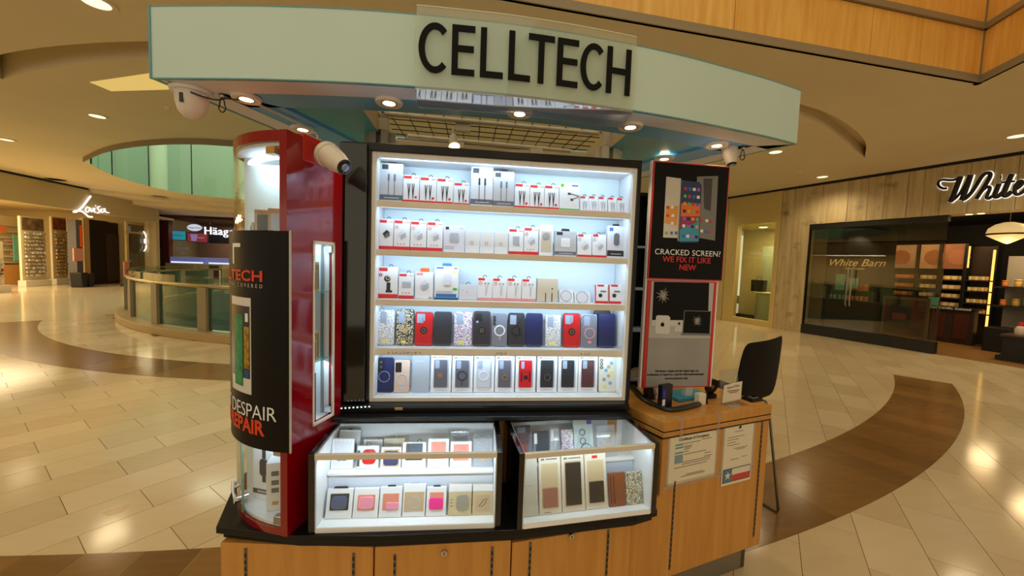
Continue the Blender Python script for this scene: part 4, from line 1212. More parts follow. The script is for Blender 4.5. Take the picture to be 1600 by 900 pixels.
# ---- third shelf
row = [(591, 621.5, 417, 'car'), (622.5, 646.5, 427, 'rw'), (648.5, 677, 425, 'or'), (679, 716.5, 416, 'bl'), (717.5, 745, 445, 'lo'), (746, 769, 434, 'ear'), (769.5, 792, 435, 'ear'), (792.5, 815, 435, 'ear'), (815.5, 838, 436, 'ear'),
       (839.5, 872, 435, 'bei'), (874, 897, 452, 'rnd'), (898, 923, 456, 'rnd'), (930, 951, 445, 'mnt'), (951.5, 973, 445, 'mnt')]
for i, (a, b, top, k) in enumerate(row):
    x, w, h = span(a, b, top, YP, SH[2])
    pos = f', {ORD[i]} from left on the third shelf'
    loc = (x, YP, SH[2]+.0005); G = 'boxes on the third display shelf'
    if k == 'car': carton('car_charger_box', 'white and red box with black phone mount'+pos, 'box', loc, w, h, .04, P_white, [('rect', .02, .86, .45, .97, P_red), ('band', 0, .13, P_red), ('disc', .45, .62, .17, P_dark), ('ring', .48, .64, .07, .11, P_beige), ('rect', .42, .22, .62, .5, P_dark), ('rect', .38, .18, .72, .25, P_dark), ('ring', .1, .74, .05, .09, P_red), ('hook', P_hook, .08)], G)
    elif k == 'rw': carton('charger_box', 'white and red wall charger box'+pos, 'box', loc, w, h, .026, P_white, RED([('window', .22, .42, .82, .66, P_lgrey), ('disc', .28, .22, .04, P_red), ('disc', .5, .22, .04, P_red), ('disc', .7, .22, .04, P_red)]), G)
    elif k == 'or': carton('wireless_charger_box', 'white box with an orange hang tab'+pos, 'box', loc, w, h, .028, P_white, [('rect', .06, .88, .42, .97, P_redpale), ('ring', .5, .42, .12, .17, P_lgrey), ('cube', P_lid, P_lgrey), ('rect', .76, .03, .94, .07, P_orange), ('tab', .56, .018, P_orange)], G)
    elif k == 'bl': carton('charger_box', 'tall white and blue box with green sticker'+pos, 'box', loc, w, h, .03, P_white, [('rect', .06, .92, .36, .97, P_blue), ('rect', .80, .92, .95, .96, P_grey), ('band', 0, .06, mat('carton_teal', (32, 92, 122), .5)), ('rect', .06, .07, .93, .17, P_blue), ('rect', .78, .28, .95, .35, P_green), ('rect', .70, .8, .97, .86, mat('carton_yellow', (236, 222, 150), .5)), ('block', .4, .42, .68, .8, P_lid, .2), ('bars', 2, .2, .24, .06, .75, .001, P_grey), ('tab', .44, .014, P_blue)], G)
    elif k == 'lo': carton('adapter_box', 'low pale box with a small black hook'+pos, 'box', loc, w, h, .03, P_lid, [('disc', .45, .5, .025, P_dark), ('rect', .1, .6, .22, .64, P_lgrey), ('hook', P_hook, 0)], G)
    elif k == 'ear': carton('earphone_box', 'white and pink wired earphone box'+pos, 'box', loc, w, h, .022, P_white, [('rect', .04, .88, .5, .98, P_red), ('band', 0, .12, P_redpale), ('ring', .2, .76, .08, .12, P_redpale), ('line', [(.6, .2), (.58, .6), (.52, .74)], .0009, P_lgrey), ('line', [(.6, .2), (.68, .6), (.74, .74)], .0009, P_lgrey), ('disc', .52, .75, .05, P_grey), ('disc', .74, .75, .05, P_grey), ('hook', P_hook, 0)], G)
    elif k == 'bei': carton('earphone_box', 'plain off-white box with two black cables'+pos, 'box', loc, w, h, .05, mat('carton_offwhite', (216, 208, 192), .5), [('rect', .39, 0, .43, .38, P_dark), ('rect', .70, 0, .74, .38, P_dark), ('disc', .72, .56, .03, P_blackish)] if False else [('rect', .39, .01, .43, .38, P_dark), ('rect', .70, .01, .74, .38, P_dark), ('disc', .72, .56, .035, P_dark)], G, rx=0)
    elif k == 'rnd': carton('wireless_charger_box', 'flat white box with a round charging puck'+pos, 'box', loc, w, h, .025, P_white, [('ring', .48, .5, .34, .40, P_lgrey), ('disc', .48, .5, .34, P_lid)], G, rx=-.35)
    else: carton('phone_mount_box', 'leaning white box with red side and black mount'+pos, 'box', loc, w, h, .03, P_white, [('rect', .2, .9, .7, 1.0, P_red), ('band', 0, .12, P_red), ('rect', 0, .1, .08, 1.0, P_red), ('disc', .42, .42, .15, P_dark), ('rect', .42, .6, .85, .68, P_grey)], G, rx=-.16)
# ---- phone covers
def pcase(name, label, loc, w, h, body, fs, group, rx=-.10, d=.011, rim=None):
    t = thing(name, label, 'phone case', loc, 0, group, rx)
    part('shell', MB().slabxz(rrect(w, h, .13*w, 4), 0, d), body, t, bevel=.0015)
    if rim: part('rim', MB().slabxz(rrect(w+.003, h+.003, .14*w, 4, 0, -.0015), d*.55, d*.8), rim, t)
    feats(t, w, h, d, fs)
    return t
C_red = mat('cover_red', (196, 18, 30), .35); C_char = mat('cover_charcoal', (46, 46, 54), .45); C_black = mat('cover_black', (24, 24, 28), .4); C_navy = mat('cover_navy', (24, 34, 84), .4)
C_clear = glass('cover_clear', (.86, .88, .92), 1, milky=.30, milk=(.75, .78, .84)); C_lens = mat('lens_ring', (20, 20, 24), .2); C_grey = mat('cover_grey', (120, 124, 138), .4)
C_pink = mat('ring_pink', (226, 150, 160), .4); C_cut = mat('camera_cutout', (150, 160, 180), .4); C_hold = mat('ring_holder', (120, 118, 116), .25, .8)
GL1 = glitter('glitter_silver', (214, 220, 228), [(235, 235, 240), (220, 200, 140), (170, 150, 200), (150, 190, 210), (240, 240, 235)])
GL2 = glitter('glitter_dark', (30, 30, 34), [(235, 230, 215), (190, 170, 120), (70, 80, 90), (150, 140, 120)])
GL3 = glitter('glitter_violet', (214, 214, 226), [(160, 110, 200), (235, 235, 240), (220, 200, 130), (150, 120, 190)])
C_yellow = mat('yellow_label', (226, 226, 120), .5); C_bear = mat('tan_bear', (196, 164, 120), .6)
def cam_cut(m=C_cut): return [('window', .08, .66, .48, .95, m), ('window', .3, .72, .6, .95, m)] if False else [('window', .10, .68, .46, .95, m)]
def holder(z=.40): return [('disc', .5, z, .19, C_hold), ('ring', .5, z, .13, .20, C_lens, 'ring_holder'), ('disc', .5, z, .08, P_dark)]
row = [(590, 616, 485, 'gl1'), (619, 646, 484.5, 'gl2'), (648, 676, 489, 'red'), (677.5, 706, 488, 'char'), (709.5, 738, 488, 'gl3'), (740, 766.5, 487.5, 'blk'), (768.5, 793, 491, 'clr'), (794.5, 820.5, 490.5, 'ring'),
       (822, 849, 490.5, 'navy'), (853, 877.5, 493, 'gl1'), (881, 908, 491, 'red'), (910.5, 934.5, 493, 'pink'), (936, 963, 491, 'navy2')]
NM = {'gl1': 'clear glitter phone case with a yellow label', 'gl2': 'black edged glitter phone case with a tan bear', 'red': 'red phone case with a black ring holder', 'char': 'plain charcoal phone case', 'gl3': 'clear phone case with violet glitter',
      'blk': 'black phone case with red rim and ring holder', 'clr': 'clear phone case with white magnet ring and rosy tips', 'ring': 'dark smoked phone case with black magnet ring', 'navy': 'plain navy blue phone case', 'pink': 'clear phone case with a pink magnet ring', 'navy2': 'plain navy blue phone case with a second behind'}
for i, (a, b, top, k) in enumerate(row):
    x, w, h = span(a, b, top, YP+.004, SH[3])
    loc = (x, YP+.004, SH[3]+.002); G = 'phone cases on the fourth display shelf'
    lab = NM[k]+f', {ORD[i]} from left on fourth shelf'
    if k in ('gl1', 'gl3'): pcase('phone_case', lab, loc, w, h, GL1 if k == 'gl1' else GL3, [('window', .12, .62, .5, .94, C_grey if False else C_cut), ('rect', .3, .06, .55, .16, C_yellow, 'label')], G)
    elif k == 'gl2': pcase('phone_case', lab, loc, w, h, GL2, [('window', .10, .62, .48, .94, C_cut), ('disc', .5, .4, .16, C_bear), ('disc', .36, .5, .06, C_bear), ('disc', .64, .5, .06, C_bear), ('rect', .3, .05, .58, .13, C_yellow, 'label')], G, rim=C_black)
    elif k == 'red': pcase('phone_case', lab, loc, w, h, C_red, cam_cut()+[('window', .4, .74, .56, .95, C_cut)]+holder(.46), G, rim=C_black)
    elif k == 'char': pcase('phone_case', lab, loc, w, h, C_char, [('rect', .04, .93, .96, .94, P_dark)], G, d=.013)
    elif k == 'blk': pcase('phone_case', lab, loc, w, h, C_char, [('window', .1, .72, .5, .94, C_black), ('disc', .22, .70, .08, C_cut)]+holder(.45), G, rim=C_red)
    elif k == 'clr': pcase('phone_case', lab, loc, w, h, C_grey, [('ring', .16, .88, .05, .10, C_lens), ('ring', .16, .78, .05, .10, C_lens), ('ring', .16, .68, .05, .10, C_lens), ('ring', .52, .48, .28, .36, P_white), ('rect', .49, .2, .58, .3, C_pink), ('rect', .82, .44, .9, .54, C_pink)], G)
    elif k == 'ring': pcase('phone_case', lab, loc, w, h, C_char, [('window', .1, .66, .48, .94, C_cut), ('ring', .48, .47, .24, .30, C_black), ('rect', .45, .22, .52, .34, C_black), ('line', [(.9, .92), (.55, .66), (.8, .3)], .0011, C_black)], G, rim=C_black)
    elif k.startswith('navy'):
        t = pcase('phone_case', lab, loc, w, h, C_navy, [('rect', .04, .95, .96, .96, P_dark)], G, d=.012)
        if k == 'navy2':
            pcase('phone_case', 'dark phone case half hidden behind the last navy one on fourth shelf', (x-.012, YP+.034, SH[3]+.002), w, h+.012, C_char, [('rect', .04, .95, .96, .96, P_dark)], G)
    else: pcase('phone_case', lab, loc, w, h, C_grey, [('window', .12, .66, .5, .95, C_cut), ('ring', .5, .43, .30, .36, C_pink), ('rect', .4, .12, .62, .2, C_pink)], G, rim=P_white)
# ---- bottom shelf
YQ = YP+.004
row = [(588, 614, 561, 'navyr'), (615.5, 640, 564, 'peach'), (643, 671, 557, 'clr'), (673, 705.5, 557, 'w1'), (706.5, 739.5, 558, 'w2'), (740.5, 773, 558, 'w3'), (774, 804.5, 558, 'w4'), (806, 838, 558, 'wred'), (840, 871.5, 558, 'w5'), (873, 904, 558, 'w6'), (904.5, 935, 558, 'w7'), (937, 965, 558, 'flo')]
NM = {'navyr': 'navy phone case with a thin magnet ring', 'peach': 'peach and silver phone case with magnet ring stand', 'clr': 'clear empty phone case pack', 'w1': 'white window box with smoky grey case and ring', 'w2': 'white window box with grey case and black magnet ring', 'w3': 'white window box with frosted case and white magnet ring',
      'w4': 'white window box with dark case and gold ring', 'wred': 'white window box with a red armoured case', 'w5': 'white window box with black case and silver ring', 'w6': 'white window box with black leather case', 'w7': 'white window box with brown leather case', 'flo': 'clear phone case printed with blue and yellow flowers'}
C_lea = mat('black_leather', (26, 26, 28), .5, bump=.5, bscale=300); C_brl = mat('brown_leather', (84, 40, 38), .5, bump=.5, bscale=300); C_gold = mat('gold_ring', (170, 146, 96), .3, .8); C_smoke = mat('smoke_grey', (92, 92, 104), .4)
C_frosted = mat('frosted_case', (196, 202, 216), .5); C_peach = mat('cover_peach', (214, 182, 164), .4)
for i, (a, b, top, k) in enumerate(row):
    x, w, h = span(a, b, top, YQ, SH[4])
    loc = (x, YQ, SH[4]+.002); G = 'phone cases on the bottom display shelf'
    lab = NM[k]+f', {ORD[i]} from left, bottom shelf'
    if k == 'navyr': pcase('phone_case', lab, loc, w, h, C_navy, [('window', .02, .64, .44, .96, C_black), ('ring', .46, .46, .32, .35, C_cut), ('disc', .24, .88, .09, P_grey), ('disc', .24, .74, .09, P_grey)], G, rim=C_black)
    elif k == 'peach': pcase('phone_case', lab, loc, w, h, C_peach, [('window', .06, .62, .46, .92, C_black), ('ring', .5, .40, .30, .39, P_silver), ('rect', .38, .1, .6, .2, P_silver)], G, rim=C_grey)
    elif k == 'clr': pcase('phone_case', lab, loc, w, h, C_clear, [('rect', .25, .84, .7, .845, P_white)], G)
    elif k == 'flo':
        t = pcase('phone_case', lab, loc, w, h, mat('cover_cream', (222, 220, 206), .4), [('ring', .14, z, .05, .085, C_lens) for z in (.88, .78, .68)]+[('disc', xx, zz, .10, c) for xx, zz, c in ((.4, .6, P_blue2), (.7, .8, P_blue2), (.3, .35, P_blue2), (.65, .25, P_blue2), (.55, .45, C_bear), (.35, .14, C_yellow), (.75, .55, C_yellow))] if 'P_blue2' in globals() else [], G)
        P_blue2 = mat('flower_blue', (120, 170, 206), .5)
        feats(t, w, h, .01, [('ring', .14, z, .05, .085, C_lens) for z in (.88, .78, .68)]+[('disc', xx, zz, .10, c) for xx, zz, c in ((.4, .6, P_blue2), (.7, .8, P_blue2), (.3, .35, P_blue2), (.65, .25, P_blue2), (.55, .45, C_bear), (.35, .14, C_yellow), (.75, .55, C_yellow), (.55, .7, C_bear))])
    else:
        body = {'w1': C_smoke, 'w2': C_smoke, 'w3': C_frosted, 'w4': C_smoke, 'wred': C_red, 'w5': C_lea, 'w6': C_lea, 'w7': C_brl}[k]
        t = carton('phone_case_box', lab, 'phone case box', loc, w, h, .02, P_white, [('rect', .08, .94, .24, .97, P_grey), ('rect', .3, .945, .8, .96, P_red if k in ('w1', 'w4') else P_grey), ('bars', 1, .05, .05, .2, .8, .0015, P_lgrey), ('window', .14, .13, .88, .90, P_lgrey), ('block', .16, .14, .80, .89, body, .08)], G, rx=-.06)
        top_y = -.0075
        extra = {'w1': [('disc', .46, .47, .13, C_gold)], 'w2': [('ring', .48, .47, .2, .23, C_black), ('rect', .46, .2, .5, .3, C_black)], 'w3': [('ring', .48, .47, .2, .24, P_white)], 'w4': [('ring', .5, .42, .1, .16, C_gold)],
                 'wred': [('window', .26, .66, .42, .86, C_cut), ('disc', .5, .42, .11, C_black), ('line', [(.2, .58), (.78, .58)], .0012, C_black), ('rect', .26, .3, .32, .55, C_black), ('rect', .66, .3, .72, .55, C_black)], 'w5': [('ring', .5, .42, .13, .17, C_hold)], 'w6': [], 'w7': []}[k]
        ch = thing('tmp', 'tmp', 'tmp'); feats(ch, w, h, .01, extra+([('window', .2, .66, .42, .88, C_cut)] if k not in ('wred', 'w5') else []))
        prod = [c for c in t.children if c.name.startswith('product')][0]
        for c in list(ch.children):
            c.parent = prod; c.location = (0, -.006, 0)
        bpy.data.objects.remove(ch)
# ---- left counter case
def case_local(P, rz):
    M = Matrix.Translation((P[0], P[1], .60)) @ Matrix.Rotation(rz, 4, 'Z')
    Mi = M.inverted()
    def f(px, py, yl):     # local x,z where a pixel's ray meets the plane y=yl of the case
        o = Mi @ CAM_P; d = Mi.to_3x3() @ ray(px, py)
        t = (yl-o.y)/d.y; q = o+d*t; return q.x, q.z
    return M, f
ML, fL = case_local(CL, RL)
C_pinkc = mat('soft_pink', (240, 150, 178), .5); C_salmon = mat('salmon', (222, 140, 120), .5); C_hot = mat('hot_pink', (244, 40, 150), .45); C_tan = mat('tan_window', (196, 170, 136), .5); C_steelblue = mat('steel_blue', (70, 84, 120), .3)
C_kraft = mat('kraft_card', (204, 184, 148), .6); C_green = mat('dark_green', (58, 76, 66), .5)
def case_row(M, f, rows, yl, zb, name, group, rz, where, depth=.03, rx=-.28):
    for i, (a, b, top, bot, desc, body, fs) in enumerate(rows):
        xa, z = f(a, (top+bot)/2, yl); xb, _ = f(b, (top+bot)/2, yl)
        _, zt = f((a+b)/2, top, yl)
        w = xb-xa-.002; h = (zt-zb)/cos(rx)
        h = max(h, .03)
        p = M @ Vector(((xa+xb)/2, yl, zb+.0005))
        carton(name, desc+where, 'box', p, w, h, depth*.5, body, fs, group, rx=rx, rz=rz)
barcode = ('bars', 5, .30, .40, .3, .75, .0016, P_lgrey)
case_row(ML, fL, [
    (507, 549, 771, 815, 'white box with steel blue earbud cover', P_white, [('window', .14, .28, .86, .84, P_dark), ('block', .2, .32, .8, .76, C_steelblue, .3), ('tab', .6, .008, P_hook)]),
    (550, 590, 770, 815, 'white box with soft pink earbud cover', P_white, [('window', .16, .26, .86, .78, C_salmon), ('block', .2, .3, .82, .72, C_pinkc, .3), ('rect', .36, .34, .72, .5, P_lgrey, 'sticker')]),
    (591, 627, 768, 813, 'white box with salmon earbud cover', P_white, [('window', .14, .24, .86, .78, C_salmon), ('block', .3, .26, .86, .5, C_pinkc, .2), ('rect', .36, .38, .76, .52, P_lgrey, 'sticker'), ('tab', .4, .006, P_hook)]),
    (628, 664, 764, 812, 'tan box with clear domed earbud cover', P_white, [('window', .06, .16, .94, .76, C_tan), ('ring', .52, .42, .2, .26, P_lgrey), ('rect', .2, .56, .84, .64, C_salmon), ('tab', .4, .006, P_lgrey)]),
    (665, 697, 768, 812, 'white box with hot pink earbud cover', P_white, [('window', .16, .22, .86, .82, C_salmon), ('block', .14, .24, .84, .64, C_hot, .2), ('tab', .4, .006, P_hook)]),
    (700, 737, 764, 813, 'kraft box with grey earbud cover', C_kraft, [('band', .76, 1.0, P_white), ('block', .36, .18, .86, .68, mat('grey_cover', (150, 150, 140), .5), .3), ('rect', .44, .56, .8, .66, C_green), ('bars', 3, .3, .5, .08, .18, .002, P_grey)]),
    (738, 771, 764, 811, 'kraft box with cream cover and carabiner', C_kraft, [('band', .78, 1.0, P_white), ('window', .14, .14, .84, .66, C_tan), ('line', [(.3, .28), (.55, .5), (.7, .54), (.6, .36), (.4, .26)], .0014, C_green)]),
], .055, .013, 'earbud_cover_box', 'earbud cover boxes on the lower level of left case', RL, ' at the front of left case', .03)
case_row(ML, fL, [
    (516, 551, 690, 738, 'white box with linked silver rings', P_white, [('window', .1, .1, .9, .9, P_lid), ('ring', .38, .4, .14, .18, P_grey), ('ring', .6, .4, .14, .18, P_grey)]),
    (556, 591, 700, 737, 'clear box with red earbud cover and strap', P_lid, [('block', .26, .2, .88, .85, C_red, .3), ('disc', .56, .52, .12, P_dark), ('rect', .02, .1, .14, .8, C_green, 'strap'), ('hook', P_hook, 0)]),
    (594, 626, 702, 736, 'white box with navy earbud cover', P_white, [('window', .1, .08, .92, .9, C_tan), ('block', .14, .14, .88, .84, mat('navy_cover', (52, 58, 96), .4), .2), ('rect', .2, .2, .76, .5, P_lgrey, 'sticker')]),
    (627.5, 665, 695, 736, 'white box with black earbud cover and label', P_white, [('window', .14, .3, .86, .96, P_dark), ('rect', .2, .5, .74, .74, P_lid, 'sticker'), ('hook', P_hook, .2)]),
    (667.5, 701, 690, 732, 'white box with coral earbud cover', P_white, [('window', .14, .3, .86, .9, C_salmon), ('rect', .24, .42, .78, .62, P_lid, 'sticker')]),
    (703, 737, 694, 733, 'white box with rosy earbud cover', P_white, [('window', .14, .26, .88, .9, C_salmon), ('rect', .22, .4, .8, .62, P_lid, 'sticker')]),
    (739, 770, 690, 738, 'crinkled clear bag with a small gold charm', C_clear, [('disc', .5, .3, .12, C_bear), ('line', [(.2, .9), (.5, .82), (.8, .92)], .001, P_white)]),
], .13, .167, 'earbud_cover_box', 'earbud cover boxes on the shelf of left case', RL, ' on the shelf of left case', .026, -.2)
case_row(ML, fL, [
    (527, 561, 676, 704, 'white box with grey earbud cover at the back', P_white, [('block', .2, .1, .86, .62, P_grey, .3), ('tab', .2, .004, P_hook)]),
    (566, 597, 690, 704, 'plain white box at the back', P_white, [('rect', .2, .6, .8, .64, P_lgrey)]),
    (598, 632, 688, 704, 'off-white box with a hook at the back', P_beige, [('rect', .2, .6, .8, .64, P_lgrey), ('hook', P_lgrey, 0)]),
    (700, 732, 678, 702, 'clear crinkled sleeve at the back', C_clear, [('line', [(.1, .9), (.5, .8), (.9, .92)], .001, P_white)]),
    (738, 768, 680, 702, 'second clear crinkled sleeve at the back', C_clear, [('line', [(.1, .9), (.5, .8), (.9, .92)], .001, P_white)]),
], .195, .167, 'earbud_cover_box', 'earbud cover boxes at the back of left case', RL, ' of left case shelf', .026, -.2)
# ---- right counter case
MR, fR = case_local(CR, RR)
C_bg = mat('warm_white_box', (222, 212, 196), .5); C_rose = mat('rose_brown', (160, 108, 94), .5); C_blk = mat('black_case', (32, 28, 26), .45)
case_row(MR, fR, [
    (818, 843, 727, 802, 'frosted clear case sleeve', mat('frosted_sleeve', (196, 194, 184), .4), [('bars', 1, .52, .52, .1, .7, .006, P_lgrey), ('tab', .4, .006, P_hook)]),
    (845, 880, 723, 803, 'white window box with rose brown wallet case', C_bg, [('window', .12, .1, .86, .88, C_kraft), ('block', .16, .12, .82, .46, C_rose, .06), ('rect', .1, .94, .25, .97, P_grey), ('rect', .32, .945, .85, .965, P_grey), ('bars', 1, .03, .03, .2, .5, .002, P_grey)]),
    (881, 917, 721, 800, 'white window box with black case and ring', C_bg, [('window', .12, .1, .86, .90, C_tan), ('block', .16, .12, .84, .88, C_blk, .06), ('ring', .55, .25, .14, .17, P_lgrey), ('rect', .1, .94, .25, .97, P_grey), ('rect', .32, .945, .85, .965, P_grey), ('hook', P_hook, 0)]),
    (918, 952, 718, 797, 'white window box with half black half tan case', C_bg, [('window', .12, .1, .86, .88, C_kraft), ('block', .16, .12, .84, .50, C_blk, .06), ('ring', .5, .22, .14, .16, P_lgrey), ('rect', .35, .92, .6, .97, P_red), ('hook', P_hook, 0)]),
    (954, 980, 745, 791, 'brown leather wallet case', mat('wallet_brown', (140, 74, 40), .5, bump=.3, bscale=200), [('line', [(.1, .9), (.12, .1)], .0012, C_blk), ('line', [(.3, .92), (.32, .1)], .0012, C_blk)]),
    (981, 1007, 743, 786, 'sparkling jewelled phone case', glitter('glitter_gold', (176, 160, 126), [(226, 216, 190), (120, 104, 80), (236, 236, 230), (96, 150, 160), (150, 130, 90)]), [('disc', .1, .92, .07, P_blue)]),
], .045, .013, 'phone_case_box', 'phone covers on the lower level of right case', RR, ' in right counter case', .022, -.22)
case_row(MR, fR, [
    (806, 832, 672, 722, 'dark printed phone case', C_black, [('rect', .3, .3, .8, .5, mat('brown_print', (110, 60, 50), .5)), ('window', .2, .8, .7, .95, P_grey)]),
    (835, 860, 680, 720, 'black phone case', C_char, [('window', .06, .6, .26, .94, P_white)]),
    (862, 878, 675, 716, 'clear phone case', C_clear, [('window', .1, .6, .4, .94, P_lid)]),
    (880, 899, 677, 715, 'jewelled clear phone case', GL3, []),
    (900, 931, 662, 714, 'pale box with drawn circles', mat('pale_blue_box', (186, 206, 210), .4), [('ring', .44, .66, .12, .16, P_grey), ('ring', .44, .44, .12, .16, P_grey), ('ring', .6, .2, .28, .32, P_grey), ('rect', .7, .86, .95, .96, mat('violet_sticker', (110, 90, 210), .5))]),
    (936, 966, 670, 714, 'faint clear phone sleeve', C_clear, []),
], .16, .167, 'phone_case', 'phone covers on the shelf of right case', RR, ' on the right case shelf', .02, -.3)

# ---- tower compartments
t0 = Vector((-.68, 1.47)); RT_ = atan2(PB2.y-PA.y, PB2.x-PA.x)+pi
for i, (px, w, h, lab) in enumerate(((412, .062, .095, 'tan boxed gadget with dark window, left one in the red tower top'), (434, .066, .1, 'tan boxed gadget with clear window, right one in the red tower top'))):
    nv = Vector((-(PB2-PA).y, (PB2-PA).x)).normalized(); nv = nv if nv.y < 0 else -nv; q0 = PA+nv*.05; q = on_plane(px, 345, q0, nv)
    carton('gadget_box', lab, 'box', (q.x, q.y, 1.673), w, h, .035, mat('tan_carton', (176, 146, 110), .5), [('window', .16, .2, .84, .8, P_dark if i == 0 else P_lgrey), ('bars', 1, .9, .9, .2, .7, .004, P_orange), ('rect', .3, .08, .6, .24, P_white)], 'boxes in the red tower top', rx=0, rz=.12)
t = thing('trinket_stand', 'cluster of small metal trinkets by the curved glass in the red tower top', 'trinkets', (*tw(50, .33), 1.673))
for i in range(9):
    a = i*2.4; part('trinket', MB().lathe([(.001, 0), (.008, 0), (.006, .02+.004*i), (.001, .024+.004*i)], 8, (.02*cos(a), .02*sin(a), 0)), M_steel if i % 2 else M_dark_metal, t)
q = PA+(PB2-PA)*.62
carton('watch_box', 'tall white smartwatch box in the red tower foot', 'box', (q.x-.005, q.y-.035, .639), .105, .27, .03, P_white, [('block', .34, .36, .66, .62, P_dark, .45), ('rect', .42, .26, .58, .36, P_dark), ('rect', .42, .62, .58, .74, P_dark), ('disc', .5, .49, .10, P_orange), ('disc', .47, .47, .06, P_blue), ('band', .08, .15, P_dark), ('rect', .2, .10, .8, .13, P_lgrey), ('rect', .08, .9, .2, .96, P_dark)], None, rx=0, rz=RT_)
t = thing('white_box', 'narrow white carton with three small printed squares in the red tower foot', 'box', (on_plane(432, 770, PA+nv*.075, nv).x, on_plane(432, 770, PA+nv*.075, nv).y, .639), .15)
part('box_body', MB().slabxz([(-.034, 0), (.034, 0), (.034, .185), (-.034, .185)], 0, .05), P_white, t, bevel=.001)
part('roof_flap', MB().add([(-.034, 0, .185), (.034, 0, .185), (.0, .025, .235), (.0, .025, .235), (-.034, .05, .185), (.034, .05, .185)], [(0, 1, 2), (4, 2, 5), (0, 2, 4), (1, 5, 2)]), P_white, t)
for z in (.135, .100, .07):
    part('printed_square', MB().box(-.017, -.001, z, .008, 0, z+.018), P_grey, t)
part('yellow_mark', MB().box(-.014, -.001, .022, .006, 0, .036), mat('amber_mark', (200, 160, 60), .5), t)

# ================================================================== cameras, hooks
def turret(name, label, base, tip, r, parent=None):
    base, tip = Vector(base), Vector(tip)
    d = (tip-base).normalized(); L = (tip-base).length
    q = d.to_track_quat('Z', 'Y').to_matrix().to_4x4()
    t = thing(name, label, 'security camera', base)
    M_cam = mat('camera_cream', (224, 214, 196), .4)
    part('mount_ring', MB().lathe([(.001, -.008), (r*1.08, -.008), (r*1.12, 0), (r*1.08, .012), (.001, .012)], 24, M=q), M_cam, t, smooth=True)
    part('body', MB().lathe([(r*1.0, .012), (r*1.0, L*.35), (r*.92, L*.62), (r*.74, L*.86), (r*.68, L), (.001, L)], 28, M=q), M_cam, t, smooth=True)
    fr = part('lens_bezel', MB().lathe([(r*.62, L-.002), (r*.66, L+.003), (r*.55, L+.006), (.001, L+.006)], 24, M=q), mat('lens_black', (16, 18, 26), .1), t, smooth=True)
    part('lens', MB().lathe([(.001, L+.0055), (r*.34, L+.0065), (r*.30, L+.009), (.001, L+.010)], 20, M=q), mat('lens_glass', (150, 175, 220), .05, .6), fr, smooth=True)
    return t
a = on_y(511, 241, 1.50); b = on_y(538, 261, 1.445)
turret('turret_camera', 'cream turret security camera on the red tower beside the display', a, b, .042)
p = on_z(1140, 232, 2.25)
turret('turret_camera', 'cream turret security camera under the right end of the canopy', (p.x, p.y, 2.249), (p.x+.004, p.y-.02, 2.165), .036)
t = thing('dome_camera', 'white drop shaped security camera under the left canopy corner', 'security camera', (-1.134, 1.726, 2.25))
part('mount_plate', MB().lathe([(.07, -.012), (.074, 0), (.001, 0)], 24), M_white, t)
part('shell', MB().lathe([(.001, -.112), (.026, -.106), (.045, -.086), (.055, -.05), (.057, -.012), (.001, -.012)], 28), mat('camera_white', (226, 216, 206), .4), t, smooth=True)
part('label_strip', MB().box(-.008, -.059, -.065, .004, -.053, -.03), P_dark, t)
part('band', MB().tube([(-.057, -.01, -.014), (-.028, -.05, -.02), (.028, -.05, -.026), (.057, -.01, -.02)], .004, 6), M_white, t)
for lab, px, py, h in (('small steel carabiner hanging under the left of the canopy', 347, 148, .075), ('small steel carabiner hanging under the right end of canopy', 1161, 230, .07)):
    p = on_z(px, py, 2.25)
    t = thing('carabiner', lab, 'hook', (p.x, p.y, 2.25))
    part('eyelet', MB().lathe([(.009, -.012), (.011, -.004), (.009, 0), (.001, 0)], 12), M_steel, t)
    part('loop', MB().tube([(.012*cos(a)*(1.25 if sin(a) < 0 else .8), 0, -.012-h/2*.8+h/2*.75*sin(a)) for a in [2*pi*i/18 for i in range(18)]], .0025, 6, closed=True), M_dark_metal, t, smooth=True)
t = thing('camera_cable', 'thin black cable looped from dome camera to the carabiner', 'cable', (-1.134, 1.726, 2.25))
part('cable', MB().tube(spline([(.03, -.055, -.025), (.06, -.03, -.03), (.09, .0, -.028), (.12, .02, -.012), (.16, .03, -.012)], 5), .003, 6), P_hook, t)

# ================================================================== poster stand
PS = Vector((.884, 1.835, 0)); RZP = radians(2.5)
ps = thing('poster_stand', 'white upright board with two red bordered repair posters', 'poster stand', PS, RZP)
part('board', MB().box(-.006, .012, .99, .40, .035, 2.135), P_white, ps, bevel=.002)
part('post', MB().box(.10, .036, .92, .14, .076, 2.11).box(.27, .036, .92, .31, .076, 2.11), M_white, ps, bevel=.002)
M_prt = mat('poster_red', (196, 40, 30), .45); M_pbl = mat('poster_black', (14, 13, 14), .5, spec=.15)
up = part('upper_poster', MB().box(0, .002, 1.548, .412, .012, 2.13), M_prt, ps)
part('black_field', MB().box(.006, -.0002, 1.554, .406, .002, 2.124), M_pbl, up)
def flat(parent, name, poly, m, y=-.0012, t=.0008):
    return part(name, MB().slabxz(poly, y, y+t), m, parent)
def ph(px, py):   # poster-local x,z of a pixel
    q = on_plane(px, py, (PS.x, PS.y), (-sin(RZP), cos(RZP)))
    d = q-PS; return (d.x*cos(RZP)+d.y*sin(RZP), q.z)
